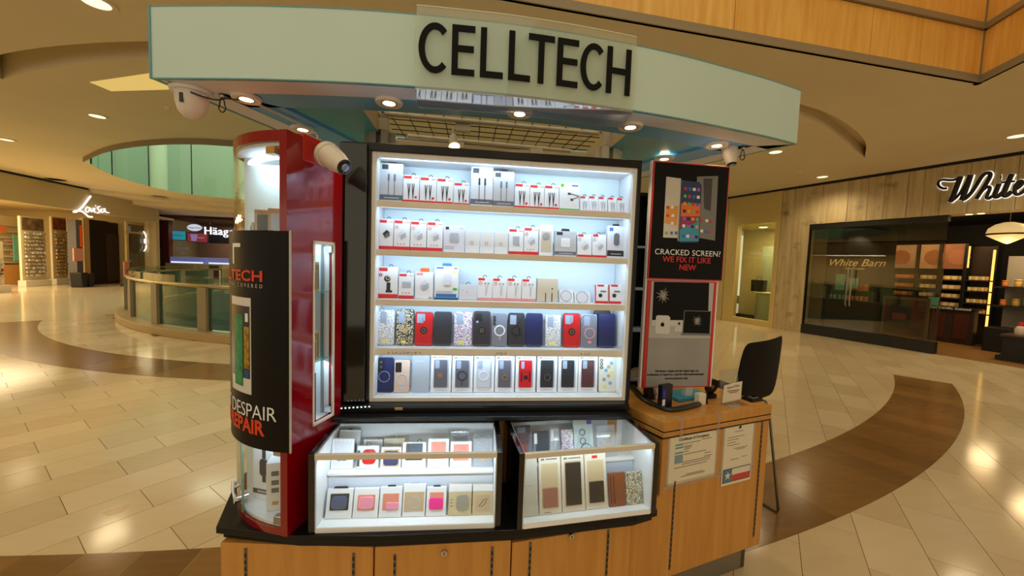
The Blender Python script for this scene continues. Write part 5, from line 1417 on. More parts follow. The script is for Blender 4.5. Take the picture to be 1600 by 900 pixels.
# three phones
flat(up, 'left_phone', [ph(1041, 276), ph(1064, 279), ph(1060, 372), ph(1036, 371)], mat('phone_cream', (206, 200, 190), .4), -.001)
flat(up, 'right_phone', [ph(1089, 276), ph(1122, 275), ph(1117, 376), ph(1088, 371)], mat('phone_grey', (120, 118, 116), .4), -.001)
flat(up, 'right_phone_inner', [ph(1099, 279), ph(1113, 279), ph(1110, 330), ph(1100, 326)], mat('phone_dark', (60, 60, 62), .4), -.0018)
flat(up, 'phone_edge', [ph(1064, 284), ph(1067, 281), ph(1062, 378), ph(1058, 376)], mat('phone_side', (150, 140, 124), .3), -.002)
scr = [(1067, 282), (1093, 285), (1096, 290), (1092, 376), (1089, 379), (1062, 379), (1060, 376), (1064, 285)]
flat(up, 'front_phone', [ph(*p) for p in scr], mat('screen_dusk', (32, 52, 96), .3), -.0022)
flat(up, 'screen_field', [ph(1064, 318), ph(1094, 318), ph(1093, 338), ph(1063, 338)], mat('screen_orange', (226, 108, 40), .3), -.0028)
flat(up, 'screen_field', [ph(1063, 338), ph(1093, 338), ph(1092, 354), ph(1062, 356)], mat('screen_plum', (150, 44, 92), .3), -.0028)
flat(up, 'screen_field', [ph(1062, 358), ph(1092, 346), ph(1091, 377), ph(1061, 377)], mat('screen_teal', (52, 146, 178), .3), -.0030)
flat(up, 'screen_field', [ph(1041, 322), ph(1060, 322), ph(1057, 352), ph(1038, 348)], mat('screen_amber', (220, 150, 70), .3), -.0018)
IC = [mat('icon_%d' % i, c, .4) for i, c in enumerate(((90, 190, 90), (235, 235, 235), (240, 160, 40), (40, 110, 210), (30, 30, 34), (210, 50, 50), (170, 90, 200)))]
n = 0
for r in range(7):
    for c in range(4):
        if r == 6 and False: continue
        cx = 1070.5+c*6.8-r*.55; cy = 295+r*11.6+c*.6
        if r == 6: cy += 4
        n += 1
        flat(up, 'app_icon', [ph(cx-2.2, cy-2.4), ph(cx+2.2, cy-2.2), ph(cx+2.1, cy+2.4), ph(cx-2.2, cy+2.2)], IC[(n*5+r*3) % 7], -.0038)
for cx, cy, k in ((1043, 324, 5), (1050, 324, 1), (1051, 337, 1), (1043, 337, 5), (1050, 349, 1), (1041, 364, 0), (1049, 364, 3), (1056, 364, 3), (1096, 361, 1), (1103, 362, 3), (1109, 363, 5), (1097, 345, 5), (1104, 345, 1), (1110, 347, 5)):
    flat(up, 'app_icon', [ph(cx-2, cy-2.2), ph(cx+2, cy-2.2), ph(cx+2, cy+2.2), ph(cx-2, cy+2.2)], IC[k], -.0024)
c = ph(1075, 395.5); me = text_mesh('CRACKED SCREEN?', .040, space=1.05, wide=1.0); me.transform(Matrix.Translation((c[0], -.0012, c[1])) @ FACE); part('lettering', me, M_whiteprint, up)
c = ph(1073, 406.5); me = text_mesh('WE FIX IT LIKE', .0405, bold=.0006); me.transform(Matrix.Translation((c[0], -.0012, c[1])) @ FACE); part('lettering', me, M_redprint, up)
c = ph(1074, 418.5); me = text_mesh('NEW', .0405, bold=.0006); me.transform(Matrix.Translation((c[0], -.0012, c[1])) @ FACE); part('lettering', me, M_redprint, up)
lo = part('lower_poster', MB().box(.004, .003, .992, .384, .012, 1.543), M_prt, ps)
part('grey_field', MB().box(.022, .0008, .998, .366, .003, 1.538), mat('poster_grey', (178, 178, 176), .45), lo)
part('grey_shade', MB().box(.022, .0004, .998, .366, .0009, 1.25), mat('poster_mid_grey', (150, 150, 148), .45, vary=.15, vscale=3), lo)
flat(lo, 'monitor', [ph(1022, 440), ph(1108, 442), ph(1106, 500), ph(1019, 500)], M_pbl, -.0008)
flat(lo, 'monitor_chin', [ph(1019, 500), ph(1066, 501), ph(1066, 510), ph(1018, 509)], mat('chin_grey', (200, 200, 200), .4), -.0008)
flat(lo, 'laptop_rim', [ph(1069, 485), ph(1111, 486), ph(1109, 522), ph(1066, 521)], mat('laptop_grey', (110, 110, 112), .3), -.0011)
flat(lo, 'laptop', [ph(1070, 486), ph(1110, 487), ph(1108, 521), ph(1067, 520)], M_pbl, -.0014)
flat(lo, 'laptop_base', [ph(1064, 521), ph(1110, 522), ph(1110, 524), ph(1064, 523.5)], mat('laptop_grey', (110, 110, 112), .3), -.0014)
flat(lo, 'mini_computer', [ph(1025, 494), ph(1028, 492.5), ph(1044, 493), ph(1047, 496), ph(1046, 520), ph(1044, 522), ph(1024, 521), ph(1023, 519)], mat('mini_grey', (206, 206, 206), .4), -.0014)
flat(lo, 'small_box', [ph(1054, 510), ph(1066, 510), ph(1066, 518), ph(1053, 518)], mat('chin_grey', (200, 200, 200), .4), -.0014)
def burst(cx, cy, r, m, seed):
    rnd = random.Random(seed); pts = []
    for i in range(22):
        rr = r*(rnd.uniform(.25, .45) if i % 2 else rnd.uniform(.6, 1.0)); a = 2*pi*i/22
        pts.append(ph(cx+rr*.8*cos(a), cy-rr*sin(a)))
    flat(lo, 'crack', pts, m, -.0022)
burst(1036, 461, 16, mat('crack_grey', (130, 126, 116), .6), 3); burst(1036, 461, 9, mat('crack_white', (215, 210, 196), .6), 4); burst(1089, 502, 11, MATS['crack_grey'], 5); burst(1089, 502, 6, MATS['crack_white'], 6)
def apple(cx, cy, s):
    pts = []
    for i in range(20):
        a = 2*pi*i/20; r = s*(1-.12*abs(sin(a))**6*(1 if sin(a) > 0 else .6))
        if abs(a) < .35 or a > 2*pi-.35: r *= .72
        pts.append(ph(cx+r*.9*cos(a), cy-r*sin(a)))
    flat(lo, 'apple_mark', pts, M_blackprint, -.003)
    flat(lo, 'apple_leaf', [ph(cx, cy-s*1.1), ph(cx+s*.35, cy-s*1.7), ph(cx+s*.2, cy-s*1.15)], M_blackprint, -.003)
apple(1035, 507, 3.4); apple(1061, 505.5, 2.0)
for s, px, py, b in (('Disclaimer: Apple and the Apple logo are', 1058, 579.5, 0), ('trademarks of Apple Inc. used for informational/repair', 1056, 585, 0), ('service purposes only.', 1057, 591, 0)):
    c = ph(px, py); me = text_mesh(s, .0145, bold=.0002); me.transform(Matrix.Translation((c[0], -.0008, c[1])) @ FACE); part('lettering', me, M_blackprint, lo)

# ================================================================== papers on the counter front
def paper(label, x0, x1, z0, z1, tilt=0.0):
    t = thing('taped_paper', label, 'paper', (DP.x, DP.y, 0), RZD)
    part('sheet', MB().box(x0, -.0022, z0, x1, -.0012, z1), mat('paper_white', (226, 218, 196), .7), t)
    part('clear_tape', MB().box(x0-.02, -.0026, z0-.012, x1+.02, -.0023, z0+.012).box(x0-.012, -.0026, z0, x0+.008, -.0023, z1).box(x1-.008, -.0026, z0, x1+.012, -.0023, z1), glass('tape', (.95, .92, .85), .5, milky=.12, rough=.3), t)
    return t
t = paper('Certificate of Occupancy sheet taped to the maple counter front', .036, .342, .612, .844)
def dtext(t, s, size, x, z, m, **k):
    me = text_mesh(s, size, **k); me.transform(Matrix.Translation((x, -.0028, z)) @ FACE); part('lettering', me, m, t)
dtext(t, 'Certificate of Occupancy', .0185, .19, .822, M_blackprint, bold=.0003, extrude=.0002)
mb = MB()
for i, z in enumerate((.796, .782, .758, .744, .735, .726, .717)): mb.box(.075, -.003, z, .125, -.0025, z+.007)
part('blue_labels', mb, mat('form_blue', (96, 150, 176), .6), t)
mb = MB()
for x0, x1, z in ((.13, .23, .800), (.13, .18, .786), (.13, .175, .779), (.13, .165, .772), (.13, .16, .761), (.13, .27, .748), (.075, .30, .712), (.12, .30, .702), (.075, .28, .690), (.26, .31, .72), (.26, .30, .735), (.24, .30, .805), (.15, .26, .650), (.12, .27, .643)): mb.box(x0, -.003, z, x1, -.0025, z+.0022)
setm(part('form_lines', mb, mat('form_ink', (70, 64, 58), .7), t), kind='stuff')
t = paper('permit sheet with seal and state flag card taped to the counter front', .384, .600, .60, .842)
mb = MB()
for x0, x1, z in ((.46, .52, .81), (.41, .53, .785), (.41, .49, .772), (.41, .47, .758), (.41, .50, .745), (.46, .56, .725), (.48, .54, .718), (.44, .5, .67), (.52, .56, .675)): mb.box(x0, -.003, z, x1, -.0025, z+.002)
setm(part('form_lines', mb, mat('form_ink', (70, 64, 58), .7), t), kind='stuff')
part('seal', MB().slabxz([(.487, .822), (.5, .826), (.505, .832), (.497, .838), (.488, .834)], -.003, -.0024), M_blackprint, t)
t = thing('flag_card', 'small card with a blue white and red lone star flag', 'card', (DP.x, DP.y, 0), RZD)
part('card', MB().box(.386, -.004, .545, .594, -.0028, .637), MATS['paper_white'], t)
part('border', MB().box(.393, -.0046, .558, .588, -.0040, .628), mat('flag_border', (70, 72, 84), .6), t)
part('blue_field', MB().box(.397, -.0052, .562, .455, -.0046, .624), mat('flag_blue', (88, 122, 150), .6), t)
part('white_stripe', MB().box(.455, -.0052, .593, .584, -.0046, .624), mat('flag_white', (222, 216, 206), .6), t)
part('red_stripe', MB().box(.455, -.0052, .562, .584, -.0046, .593), mat('flag_red', (196, 70, 66), .6), t)
st = []
for i in range(10):
    a = pi/2+2*pi*i/10; r = .022 if i % 2 == 0 else .009; st.append((.426+r*cos(a), .593+r*sin(a)))
part('star', MB().slabxz(st, -.0058, -.0052), mat('flag_white', (222, 216, 206), .6), t)
for k, x in enumerate((.10, .335)):
    t = thing('tape_strip', ('clear tape strip over the counter edge above the certificate left side', 'clear tape strip over the counter edge above the certificate right side')[k], 'tape', (DP.x, DP.y, 0), RZD, 'tape strips')
    part('strip', MB().box(x-.009, -.0085, .82, x+.009, -.0072, .922).box(x-.009, -.0085, .921, x+.009, .03, .9222), MATS['tape'], t)

# ================================================================== things on the worktop
TZ = .9205
def loc(px, py, z=TZ): p = on_z(px, py, z); return (p.x, p.y, z)
t = thing('counter_mat', 'dark green rubber strip with curled end along the worktop edge', 'mat', loc(1055, 640), RZD)
p1, p2, p3 = on_z(1000, 618, TZ), on_z(1045, 640, TZ), on_z(1095, 632, TZ)
o = Vector(t.location); Mi = Matrix.Rotation(-RZD, 3, 'Z')
pts = [Mi @ (Vector(q)-o) for q in (on_z(988, 606, TZ), on_z(1005, 625, TZ), on_z(1030, 638, TZ), on_z(1052, 643, TZ), on_z(1092, 634, TZ))]
part('strip', MB().tube([(q.x, q.y, .011) for q in spline(pts, 5)], .016, 8, flat=((0, 0, 1), .65)), mat('dark_green_rubber', (34, 44, 40), .35), t, smooth=True)
t = thing('charger_cube', 'small white cube standing on the worktop edge', 'charger', loc(1098, 633), RZD)
part('cube', MB().box(-.028, 0, 0, .022, .03, .058), mat('offwhite_plastic', (226, 220, 206), .4), t, bevel=.003)
part('dark_side', MB().box(.022, .004, 0, .040, .03, .05), M_black, t, bevel=.002)
t = thing('round_charger', 'black round wireless charger standing behind the white cube', 'charger', loc(1112, 622), RZD)
part('disc', MB().cyl((0, 0, .062), (0, .012, .064), .042, n=28), M_black, t, smooth=True)
part('hub', MB().cyl((0, -.002, .062), (0, 0, .062), .011, n=16), P_grey, t)
part('foot', MB().box(-.025, -.01, 0, .025, .03, .024), M_black, t, bevel=.003)
t = thing('card_reader', 'dark blue pay terminal with bright label under the poster', 'terminal', loc(1040, 640), RZD+.1)
part('body', MB().box(-.028, .0, 0, .045, .03, .12), mat('terminal_navy', (22, 24, 40), .3), t, bevel=.004)
part('blue_label', MB().box(-.026, -.001, .06, -.008, .0, .098), mat('label_blue', (36, 60, 190), .4), t)
part('white_label', MB().box(-.026, -.001, .022, -.008, .0, .052), P_white, t)
t = thing('phone_holder', 'black angled phone holder beside the pay terminal', 'holder', loc(1016, 625), RZD)
part('stand', MB().slabxz([(-.02, 0), (.03, 0), (.01, .11), (-.03, .11)], 0, .03), M_black, t, bevel=.003)
part('hook', MB().tube([(.02, -.002, .01), (.03, -.01, .03), (.024, -.006, .05)], .004, 6), mat('brass', (170, 130, 60), .3, .8), t)
t = thing('blue_folder', 'flat bright blue folder lying on the worktop', 'folder', loc(1080, 622), RZD)
part('cover', MB().box(-.12, -.03, 0, .12, .10, .010), mat('folder_blue', (36, 140, 178), .4), t, bevel=.002)
part('page_block', MB().box(-.116, -.026, .0095, .116, .098, .014), mat('folder_teal', (50, 156, 190), .45), t, bevel=.002)
t = thing('glass_block', 'pale blue grey box behind the pay terminal', 'box', loc(1060, 603), RZD)
part('box_body', MB().box(-.05, 0, 0, .06, .06, .075), mat('pale_blue_grey', (150, 176, 184), .3), t, bevel=.003)
part('lid', MB().box(-.052, -.002, .075, .062, .062, .083), mat('pale_blue_lid', (170, 190, 194), .3), t, bevel=.002)
t = thing('sign_holder', 'clear slanted holder with a white return policy card', 'sign holder', loc(1152, 636), RZD)
part('acrylic', MB().add([(-.045, .055, 0), (.085, .055, 0), (.085, .075, .17), (-.045, .075, .17), (-.045, .059, 0), (.085, .059, 0), (.085, .079, .17), (-.045, .079, .17)], [(0, 1, 2, 3), (7, 6, 5, 4), (0, 4, 5, 1), (1, 5, 6, 2), (2, 6, 7, 3), (3, 7, 4, 0)]), glass('holder_acrylic', (.9, .9, .88), 1, milky=.12, milk=(.7, .7, .66)), t)
part('foot', MB().box(-.045, .0, 0, .085, .06, .003), MATS['holder_acrylic'], t)
cd = part('card', MB().slabxz([(-.05, .01), (.082, .018), (.084, .112), (-.046, .10)], .044, .046), MATS['paper_white'], t)
me = text_mesh('Return Policy', .0165, extrude=.0002); me.transform(Matrix.Translation((.02, .0432, .089)) @ Matrix.Rotation(.09, 4, 'Y').inverted() @ FACE); part('lettering', me, mat('grey_ink', (90, 90, 84), .6), cd)
mb = MB().box(-.022, .0430, .067, .066, .0436, .071).box(-.01, .0430, .058, .054, .0436, .062)
part('red_lines', mb, mat('red_ink', (120, 50, 46), .6), cd)
t = thing('keypad', 'black flat keypad at the right end of the worktop', 'keypad', loc(1183, 628), RZD)
part('base', MB().box(-.04, 0, 0, .045, .06, .014), M_black, t, bevel=.002)
part('keys', MB().box(-.02, .012, .014, .0, .022, .017).box(.005, .012, .014, .03, .022, .017).box(-.02, .03, .014, .0, .04, .017), P_grey, t)
t = thing('card_carton', 'beige card carton at the back left of the worktop', 'box', loc(994, 592), RZD)
part('box_body', MB().box(-.06, 0, 0, .06, .05, .05), P_beige, t, bevel=.002)
part('flap', MB().add([(-.06, 0, .05), (.06, 0, .05), (.05, -.03, .082), (-.05, -.03, .082)], [(0, 1, 2, 3)]), P_beige, t)
# second small shelf unit seen between display and poster
t = thing('rear_display', 'narrow dark shelf unit glimpsed between the display and posters', 'display', (1.0, 2.27, .92))
part('base', MB().box(-.12, -.1, -.92, .12, .07, -.001), M_black, t)
part('carcass', MB().box(-.12, .05, 0, .12, .07, 1.12).box(-.12, -.1, 0, -.108, .05, 1.12).box(.108, -.1, 0, .12, .05, 1.12).box(-.12, -.1, 1.10, .12, .05, 1.12), M_black, t)
for z in (.0, .3, .55, .8): part('shelf', MB().box(-.108, -.09, z, .108, .05, z+.012), mat('pale_shelf', (150, 164, 190), .5), t)

# ================================================================== chair
t = thing('bar_chair', 'black shell bar chair with bent steel legs behind the counter', 'chair', (1.79, 2.40, 0), radians(-163))
M_shell = mat('black_shell', (15, 13, 12), .6, spec=.2)
prof = [(-.21, .775), (-.18, .762), (-.08, .755), (.05, .755), (.13, .765), (.175, .80), (.195, .86), (.205, .95), (.215, 1.05), (.225, 1.13), (.235, 1.19)]
mb = MB(); n = 9
W = [.17, .19, .205, .21, .21, .205, .20, .195, .19, .18, .165]
for i, (y, z) in enumerate(prof):
    for j in range(n):
        u = -1+2*j/(n-1)
        cup = .018*u*u if i < 5 else 0
        dy = -.03*u*u if i >= 5 else 0
        top = .0
        mb.v.append((W[i]*u, y+dy, z+cup-(.02*u if i == len(prof)-1 else 0)))
for i in range(len(prof)-1):
    for j in range(n-1):
        mb.f.append((i*n+j, i*n+j+1, (i+1)*n+j+1, (i+1)*n+j))
o = part('shell', mb, M_shell, t, smooth=True)
so = o.modifiers.new('solid', 'SOLIDIFY'); so.thickness = .012
o.modifiers.new('sub', 'SUBSURF').levels = 1; o.modifiers['sub'].render_levels = 1
M_leg = mat('leg_steel', (120, 118, 112), .3, .9)
for s in (-1, 1):
    part('leg_frame', MB().tube([(s*.10, .08, .748), (s*.19, .12, .735), (s*.20, .14, .70), (s*.235, .23, .03), (s*.236, .225, .012), (s*.236, .19, .009), (s*.236, -.19, .009), (s*.234, -.22, .03), (s*.20, -.12, .70), (s*.19, -.10, .735), (s*.10, -.06, .748)], .0085, 8), M_leg, t, smooth=True)
part('foot_bar', MB().tube([(-.217, -.17, .30), (.217, -.17, .30)], .008, 8), M_leg, t, smooth=True)
# ================================================================== SHOPS BEHIND
# ---- plank-clad candle shop: window, sign, interior
def rthing(name, label, cat, group=None): return thing(name, label, cat, PR, RZR, group)
w = put(struct('window_2', MB().box(-2.55, .02, 2.80, .03, .16, 2.93).box(-2.55, .0, 0, .03, .16, .25).box(-2.555, .02, .25, -2.53, .12, 2.80), M_shop_black), PR, RZR)
for a, b in ((-2.53, -1.55), (-1.545, -.96), (-.955, 0.03)):
    part('pane', MB().box(a, .06, .25, b, .072, 2.80), glass('dark_shop_glass', (.78, .78, .72), 1.0), w)
part('side_board', MB().box(-2.53, .25, .25, rw(1288, 430, .26)[0], .27, 2.80), mat('window_board', (120, 104, 78), .6), w)
for x in (-1.58, -1.50):
    part('door_pull', MB().tube([(x, -.0, .85), (x, -.03, .9), (x, -.03, 1.75), (x, .0, 1.8)], .014, 8), M_steel, w, smooth=True)
part('black_backing', MB().box(-2.02, .55, .0, -.95, .58, 2.80), M_shop_black, w)
# interior shell
put(struct('wall_candle_shop', MB().box(-2.6, 5.4, 0, 6, 5.5, 3.3).box(-2.62, .4, 0, -2.58, 5.5, 3.3).box(-2.6, .4, 3.2, 6, 5.5, 3.3), mat('candle_shop_dark', (26, 20, 16), .7)), PR, RZR)
put(struct('floor_candle_shop', MB().box(-2.6, .05, .001, 6, 5.5, .004), wood('shop_oak_floor', (150, 108, 60), (110, 76, 38), 1.5, (1, 12, 1), .4)), PR, RZR)
def rl(x, y, z): return PR+Vector((.308*x+.951*y, -.951*x+.308*y, z))
light('candle_shop_light', 'AREA', rl(1.2, 1.6, 3.1), 26, (1, .72, .36), size=.5)
# gold lettering behind the window
sg2 = rthing('gold_sign', 'gold White Barn script lettering on black backing behind the window', 'sign')
x, z = rw(1335, 411, .53)
for s, size, zz in (('White Barn', .255, z), ('Home Fragrance', .062, z-.14)):
    me = text_mesh(s, size, shear=.35, extrude=.004); me.transform(Matrix.Translation((x, .54, zz)) @ FACE); part('lettering', me, mat('gold_leaf', (220, 186, 120), .35, emit=(220, 186, 120), estr=.25), sg2)
light('window_accent', 'SPOT', rl(x, .2, 2.7), 22, (1, .78, .45), (.95, .3, -1.6), size=.05, spot=radians(90))
# plinth with jars behind the window
t = rthing('window_plinth', 'dark brown display plinth behind the shop window', 'plinth')
x0, _ = rw(1292, 490, .45); x1, _ = rw(1372, 490, .45)
part('body', MB().box(x0, .30, .25, x1, .54, .98), mat('dark_walnut', (52, 34, 24), .5), t, bevel=.01)
part('step', MB().box(x0+.1, .42, .98, x1-.05, .54, 1.22), mat('dark_walnut', (52, 34, 24), .5), t, bevel=.01)
M_jar = mat('candle_amber', (214, 120, 50), .3); M_jar2 = mat('candle_cream', (228, 206, 160), .3); M_jar3 = mat('candle_teal', (70, 140, 130), .3); M_jar4 = mat('candle_gold', (206, 164, 84), .3)
jar_me = {}
for k, m in (('a', M_jar), ('c', M_jar2), ('t', M_jar3), ('g', M_jar4)):
    me = MB().lathe([(.001, 0), (.036, 0), (.04, .01), (.04, .08), (.036, .088), (.041, .09), (.041, .11), (.001, .112)], 10).mesh('candle_jar'); me.shade_smooth(); me.materials.append(m); jar_me[k] = me
def jar(x, y, z, k, label, group, s=1.0):
    o = bpy.data.objects.new('candle_jar', jar_me[k]); COL.objects.link(o)
    o.location = rl(x, y, z); o.scale = (s, s, s); setm(o, label, 'candle', group)
for i in range(5):
    xx, _ = rw(1326+i*7, 440, .47)
    jar(xx, .48, 1.222, 'a', 'orange candle jar in the row on the window plinth step', 'orange jars in the shop window', 1.5)
for i in range(9):
    xx, _ = rw(1298+i*7, 460, .38)
    jar(xx, .37, .982, 't' if i < 4 else 'a', 'small teal candle jar on the window plinth' if i < 4 else 'small amber candle jar low on the window plinth', 'teal jars in the shop window' if i < 4 else 'amber jars in the shop window', 1.0)
for i, (px, py, lab) in enumerate(((1311, 436, 'teal gift box standing on the window plinth'), (1334, 443, 'pale teal price card in front of the orange jars'))):
    x, z = rw(px, py, .36)
    t = rthing('gift_box' if i == 0 else 'price_card', lab, 'box' if i == 0 else 'card')
    part('body', MB().box(x-.1, .33 if i else .40, z-.13 if i else 1.222, x+.1, .36 if i else .48, z+.13), mat('teal_card', (90, 170, 160), .5) if i == 0 else mat('pale_teal_card', (150, 200, 190), .5), t, bevel=.004)
# poster stand behind the glass at the door side
t = rthing('poster_easel', 'tall framed candle poster behind the shop glass', 'poster')
x0, z1 = rw(1381, 462, .3); x1, z0 = rw(1447, 535, .3)
part('frame', MB().box(x0, .28, .25, x1, .33, z1), mat('easel_brown', (110, 84, 56), .5), t, bevel=.005)
part('print', MB().box(x0+.05, .275, .3, x1-.05, .28, z1-.06), mat('easel_print', (84, 30, 28), .5, vary=.7, vscale=5), t)
part('jar_picture', MB().slabxz(rrect(.34, .62, .06, 4, (x0+x1)/2-.08, .42), .268, .275), mat('jar_dark', (34, 34, 38), .4), t)
part('jar_label', MB().box((x0+x1)/2-.2, .262, .62, (x0+x1)/2+.04, .268, .78), mat('jar_label_red', (140, 60, 56), .5), t)
# wall shelving with candles
DEP = 3.2
t = rthing('candle_shelving', 'dark wall shelving full of candle jars with peach posters above', 'shelving')
x0, ztop = rw(1405, 384, DEP); x1, zb = rw(1509, 475, DEP)
seams = [x0, rw(1438, 440, DEP)[0], rw(1473, 440, DEP)[0], x1]
part('back', MB().box(x0, DEP+.02, 0, x1, DEP+.05, ztop), M_shop_black, t)
for s in seams: part('upright', MB().box(s-.03, DEP-.3, 0, s+.03, DEP+.02, ztop), M_shop_black, t)
zs = [rw(1455, p, DEP-.15)[1] for p in (436, 450, 463, 476)]
for z in zs: part('shelf', MB().box(x0, DEP-.28, z-.03, x1, DEP+.02, z), mat('dark_walnut', (52, 34, 24), .5), t)
for i in range(3):
    za = zs[0]+.28
    p = part('poster_panel', MB().box(seams[i]+.04, DEP-.26, za, seams[i+1]-.04, DEP-.24, ztop), mat('peach_poster_%d' % i, [(176, 140, 116), (182, 142, 112), (150, 96, 66)][i], .5, vary=.2, vscale=2), t)
    cx = (seams[i]+seams[i+1])/2
    part('poster_shape', MB().slabxz(circ_pts(.2, 16, cx+(.1 if i else -.1), za+.3), DEP-.268, DEP-.26), mat('peach_shape', (158, 100, 70), .5), p)
for i in range(3):
    for r, z in enumerate(zs):
        for q in range(8):
            xx = seams[i]+.08+(seams[i+1]-seams[i]-.16)*q/7
            k = 'a' if i == 0 else ('c' if (q+r) % 3 else 'g')
            jar(xx, DEP-.17, z+.001, k, ('amber candle jar in the left bay of the dark wall shelving', 'cream and gold candle jar in the middle bay of dark wall shelving', 'cream and gold candle jar in the right bay of dark wall shelving')[i], f'candles in shelving bay {("left", "middle", "right")[i]}', .9)
light('shelf_light', 'AREA', rl((x0+x1)/2, DEP-1.0, 3.0), 34, (1, .66, .28), (.55, .2, -1), size=1.6)
# low counter in front
t = rthing('low_counter', 'dark wooden low counter with pale lettered top edge', 'counter')
xa, za = rw(1452, 480, 2.6); xb, zb = rw(1522, 520, 2.6)
part('body', MB().box(xa, 2.5, 0, xb, 2.75, za), mat('dark_walnut', (52, 34, 24), .5), t, bevel=.01)
part('top', MB().box(xa-.05, 2.45, za, xb+.05, 2.8, za+.05), M_shop_black, t, bevel=.006)
for q in (0, 1):
    part('door', MB().box(xa+.08+(xb-xa)/2*q, 2.48, .12, xa+(xb-xa)/2*(q+1)-.08, 2.5, za-.1), mat('mahogany', (76, 36, 22), .4), t, bevel=.006)
me = text_mesh("World's Best Candle, honest", .085, extrude=.002); me.transform(Matrix.Translation(((xa+xb)/2, 2.445, za+.024)) @ FACE); 
bpy.data.meshes.remove(me)
me = text_mesh("Best Candle, Scented", .085, extrude=.002); me.transform(Matrix.Translation(((xa+xb)/2, 2.445, za+.024)) @ FACE); part('lettering', me, M_whiteprint, t)
x, z = rw(1457, 469, 2.55)
t = rthing('price_card', 'small teal card standing on the low dark counter', 'card'); part('card', MB().box(x-.09, 2.6, za+.051, x+.09, 2.62, za+.27), mat('teal_card', (90, 170, 160), .5), t); part('foot', MB().box(x-.05, 2.58, za+.05, x+.05, 2.64, za+.06), M_shop_black, t)
# lit tall case at right
t = rthing('lit_case', 'tall glowing shelf case with golden side light', 'shelving')
xa, zt = rw(1514, 385, 3.0); xb, zb = rw(1547, 500, 3.0)
part('back', MB().box(xa, 3.2, 0, xb, 3.23, zt), mat('dark_walnut', (52, 34, 24), .5), t)
part('upright', MB().box(xa-.03, 2.9, 0, xa, 3.2, zt), M_shop_black, t); part('upright', MB().box(xb, 2.9, 0, xb+.03, 3.2, zt), M_shop_black, t)
part('light_strip', MB().box(xb-.05, 2.92, .3, xb-.012, 2.95, zt-.1), glow('amber_strip', (255, 190, 90), 1.8), t)
part('light_strip', MB().box(xa+.012, 2.92, 1.9, xa+.05, 2.95, zt), glow('amber_strip', (255, 190, 90), 1.8), t)
zz = [rw(1530, p, 3.0)[1] for p in (438, 455, 474, 490)]
for z in zz:
    part('shelf', MB().box(xa, 2.9, z-.03, xb, 3.2, z), M_shop_black, t)
    for q in range(6):
        jar(xa+.08+(xb-xa-.2)*q/5, 3.0, z+.001, 'g' if q % 2 else 'c', 'golden candle jar inside the glowing shelf case', 'candles in the glowing case', .85)
# pendant
x, z = rw(1575, 366, .95)
t = rthing('pendant_lamp', 'large cream glass pendant lamp with dark band in the shop door', 'lamp')
part('upper_shade', MB().lathe([(.30, z), (.27, z+.12), (.18, z+.2), (.07, z+.24), (.001, z+.245)], 32, (x, .95, 0)), mat('opal_glass', (236, 214, 160), .3, emit=(255, 214, 140), estr=.55), t, smooth=True)
part('lower_shade', MB().lathe([(.001, z-.2), (.05, z-.18), (.27, z-.035), (.29, z-.012)], 32, (x, .95, 0)), mat('opal_glass', (236, 214, 160), .3), t, smooth=True)
part('band', MB().lathe([(.295, z-.02), (.312, z-.018), (.312, z+.012), (.295, z+.012)], 32, (x, .95, 0), ring=True), M_dark_metal, t, smooth=True)
part('cage', MB().tube([(x-.31, .95, z), (x-.27, .95, z+.14), (x-.12, .95, z+.24), (x, .95, z+.27), (x+.12, .95, z+.24), (x+.27, .95, z+.14), (x+.31, .95, z)], .01, 6), M_dark_metal, t)
part('stem', MB().cyl((x, .95, z+.24), (x, .95, 3.2), .012, n=8), M_dark_metal, t)
light('pendant_light', 'POINT', rl(x, .95, z-.4), 14, (1, .72, .38), size=.2)
# right-hand shelf and table
t = rthing('gift_shelf', 'bright stepped shelf of pale gifts at the right shop edge', 'shelving')
xa, zt = rw(1574, 400, 2.4)
part('back', MB().box(xa, 2.5, 0, xa+2.6, 2.53, zt), mat('gift_back', (150, 140, 124), .6), t)
for p in (448, 478):
    z = rw(1580, p, 2.2)[1]
    part('shelf', MB().box(xa-.05, 2.0, z-.04, xa+2.6, 2.5, z), M_shop_black, t)
    for q in range(14):
        jar(xa+.08+.17*q, 2.14+.06*(q % 2), z+.001, 'cgt'[q % 3] if q % 5 else 'a', 'pale gift jar on the stepped shelf at the shop edge', 'gift jars on the stepped shelf', 1.2+.3*(q % 3))
part('base', MB().box(xa-.1, 1.9, 0, xa+2.6, 2.5, .55), M_shop_black, t, bevel=.01)
light('gift_shelf_light', 'AREA', rl(xa+.8, 1.3, 2.9), 22, (1, .8, .5), (.5, .2, -1), size=.6)
t = rthing('black_table', 'black stepped table at the right edge of the shop door', 'table')
xa, za = rw(1568, 521, .9)
part('top', MB().box(xa, .7, za-.05, xa+2, 1.5, za), mat('dark_walnut', (52, 34, 24), .5), t, bevel=.006)
part('body', MB().box(xa+.03, .75, 0, xa+2, 1.45, za-.05), M_shop_black, t, bevel=.006)
part('plinth', MB().box(xa-.03, .7, 0, xa+2, 1.5, .1), M_shop_black, t, bevel=.006)
x, _ = rw(1596, 510, 1.1)
t = rthing('red_gift', 'small red and white gift on the black table', 'gift'); part('wrap', MB().lathe([(.001, za+.001), (.08, za+.001), (.09, za+.1), (.05, za+.17), (.001, za+.18)], 12, (x, 1.1, 0)), mat('pale_wrap', (224, 200, 190), .5), t, smooth=True); part('bow', MB().lathe([(.001, za+.17), (.05, za+.19), (.03, za+.24), (.001, za+.25)], 10, (x, 1.1, 0)), C_red, t, smooth=True)
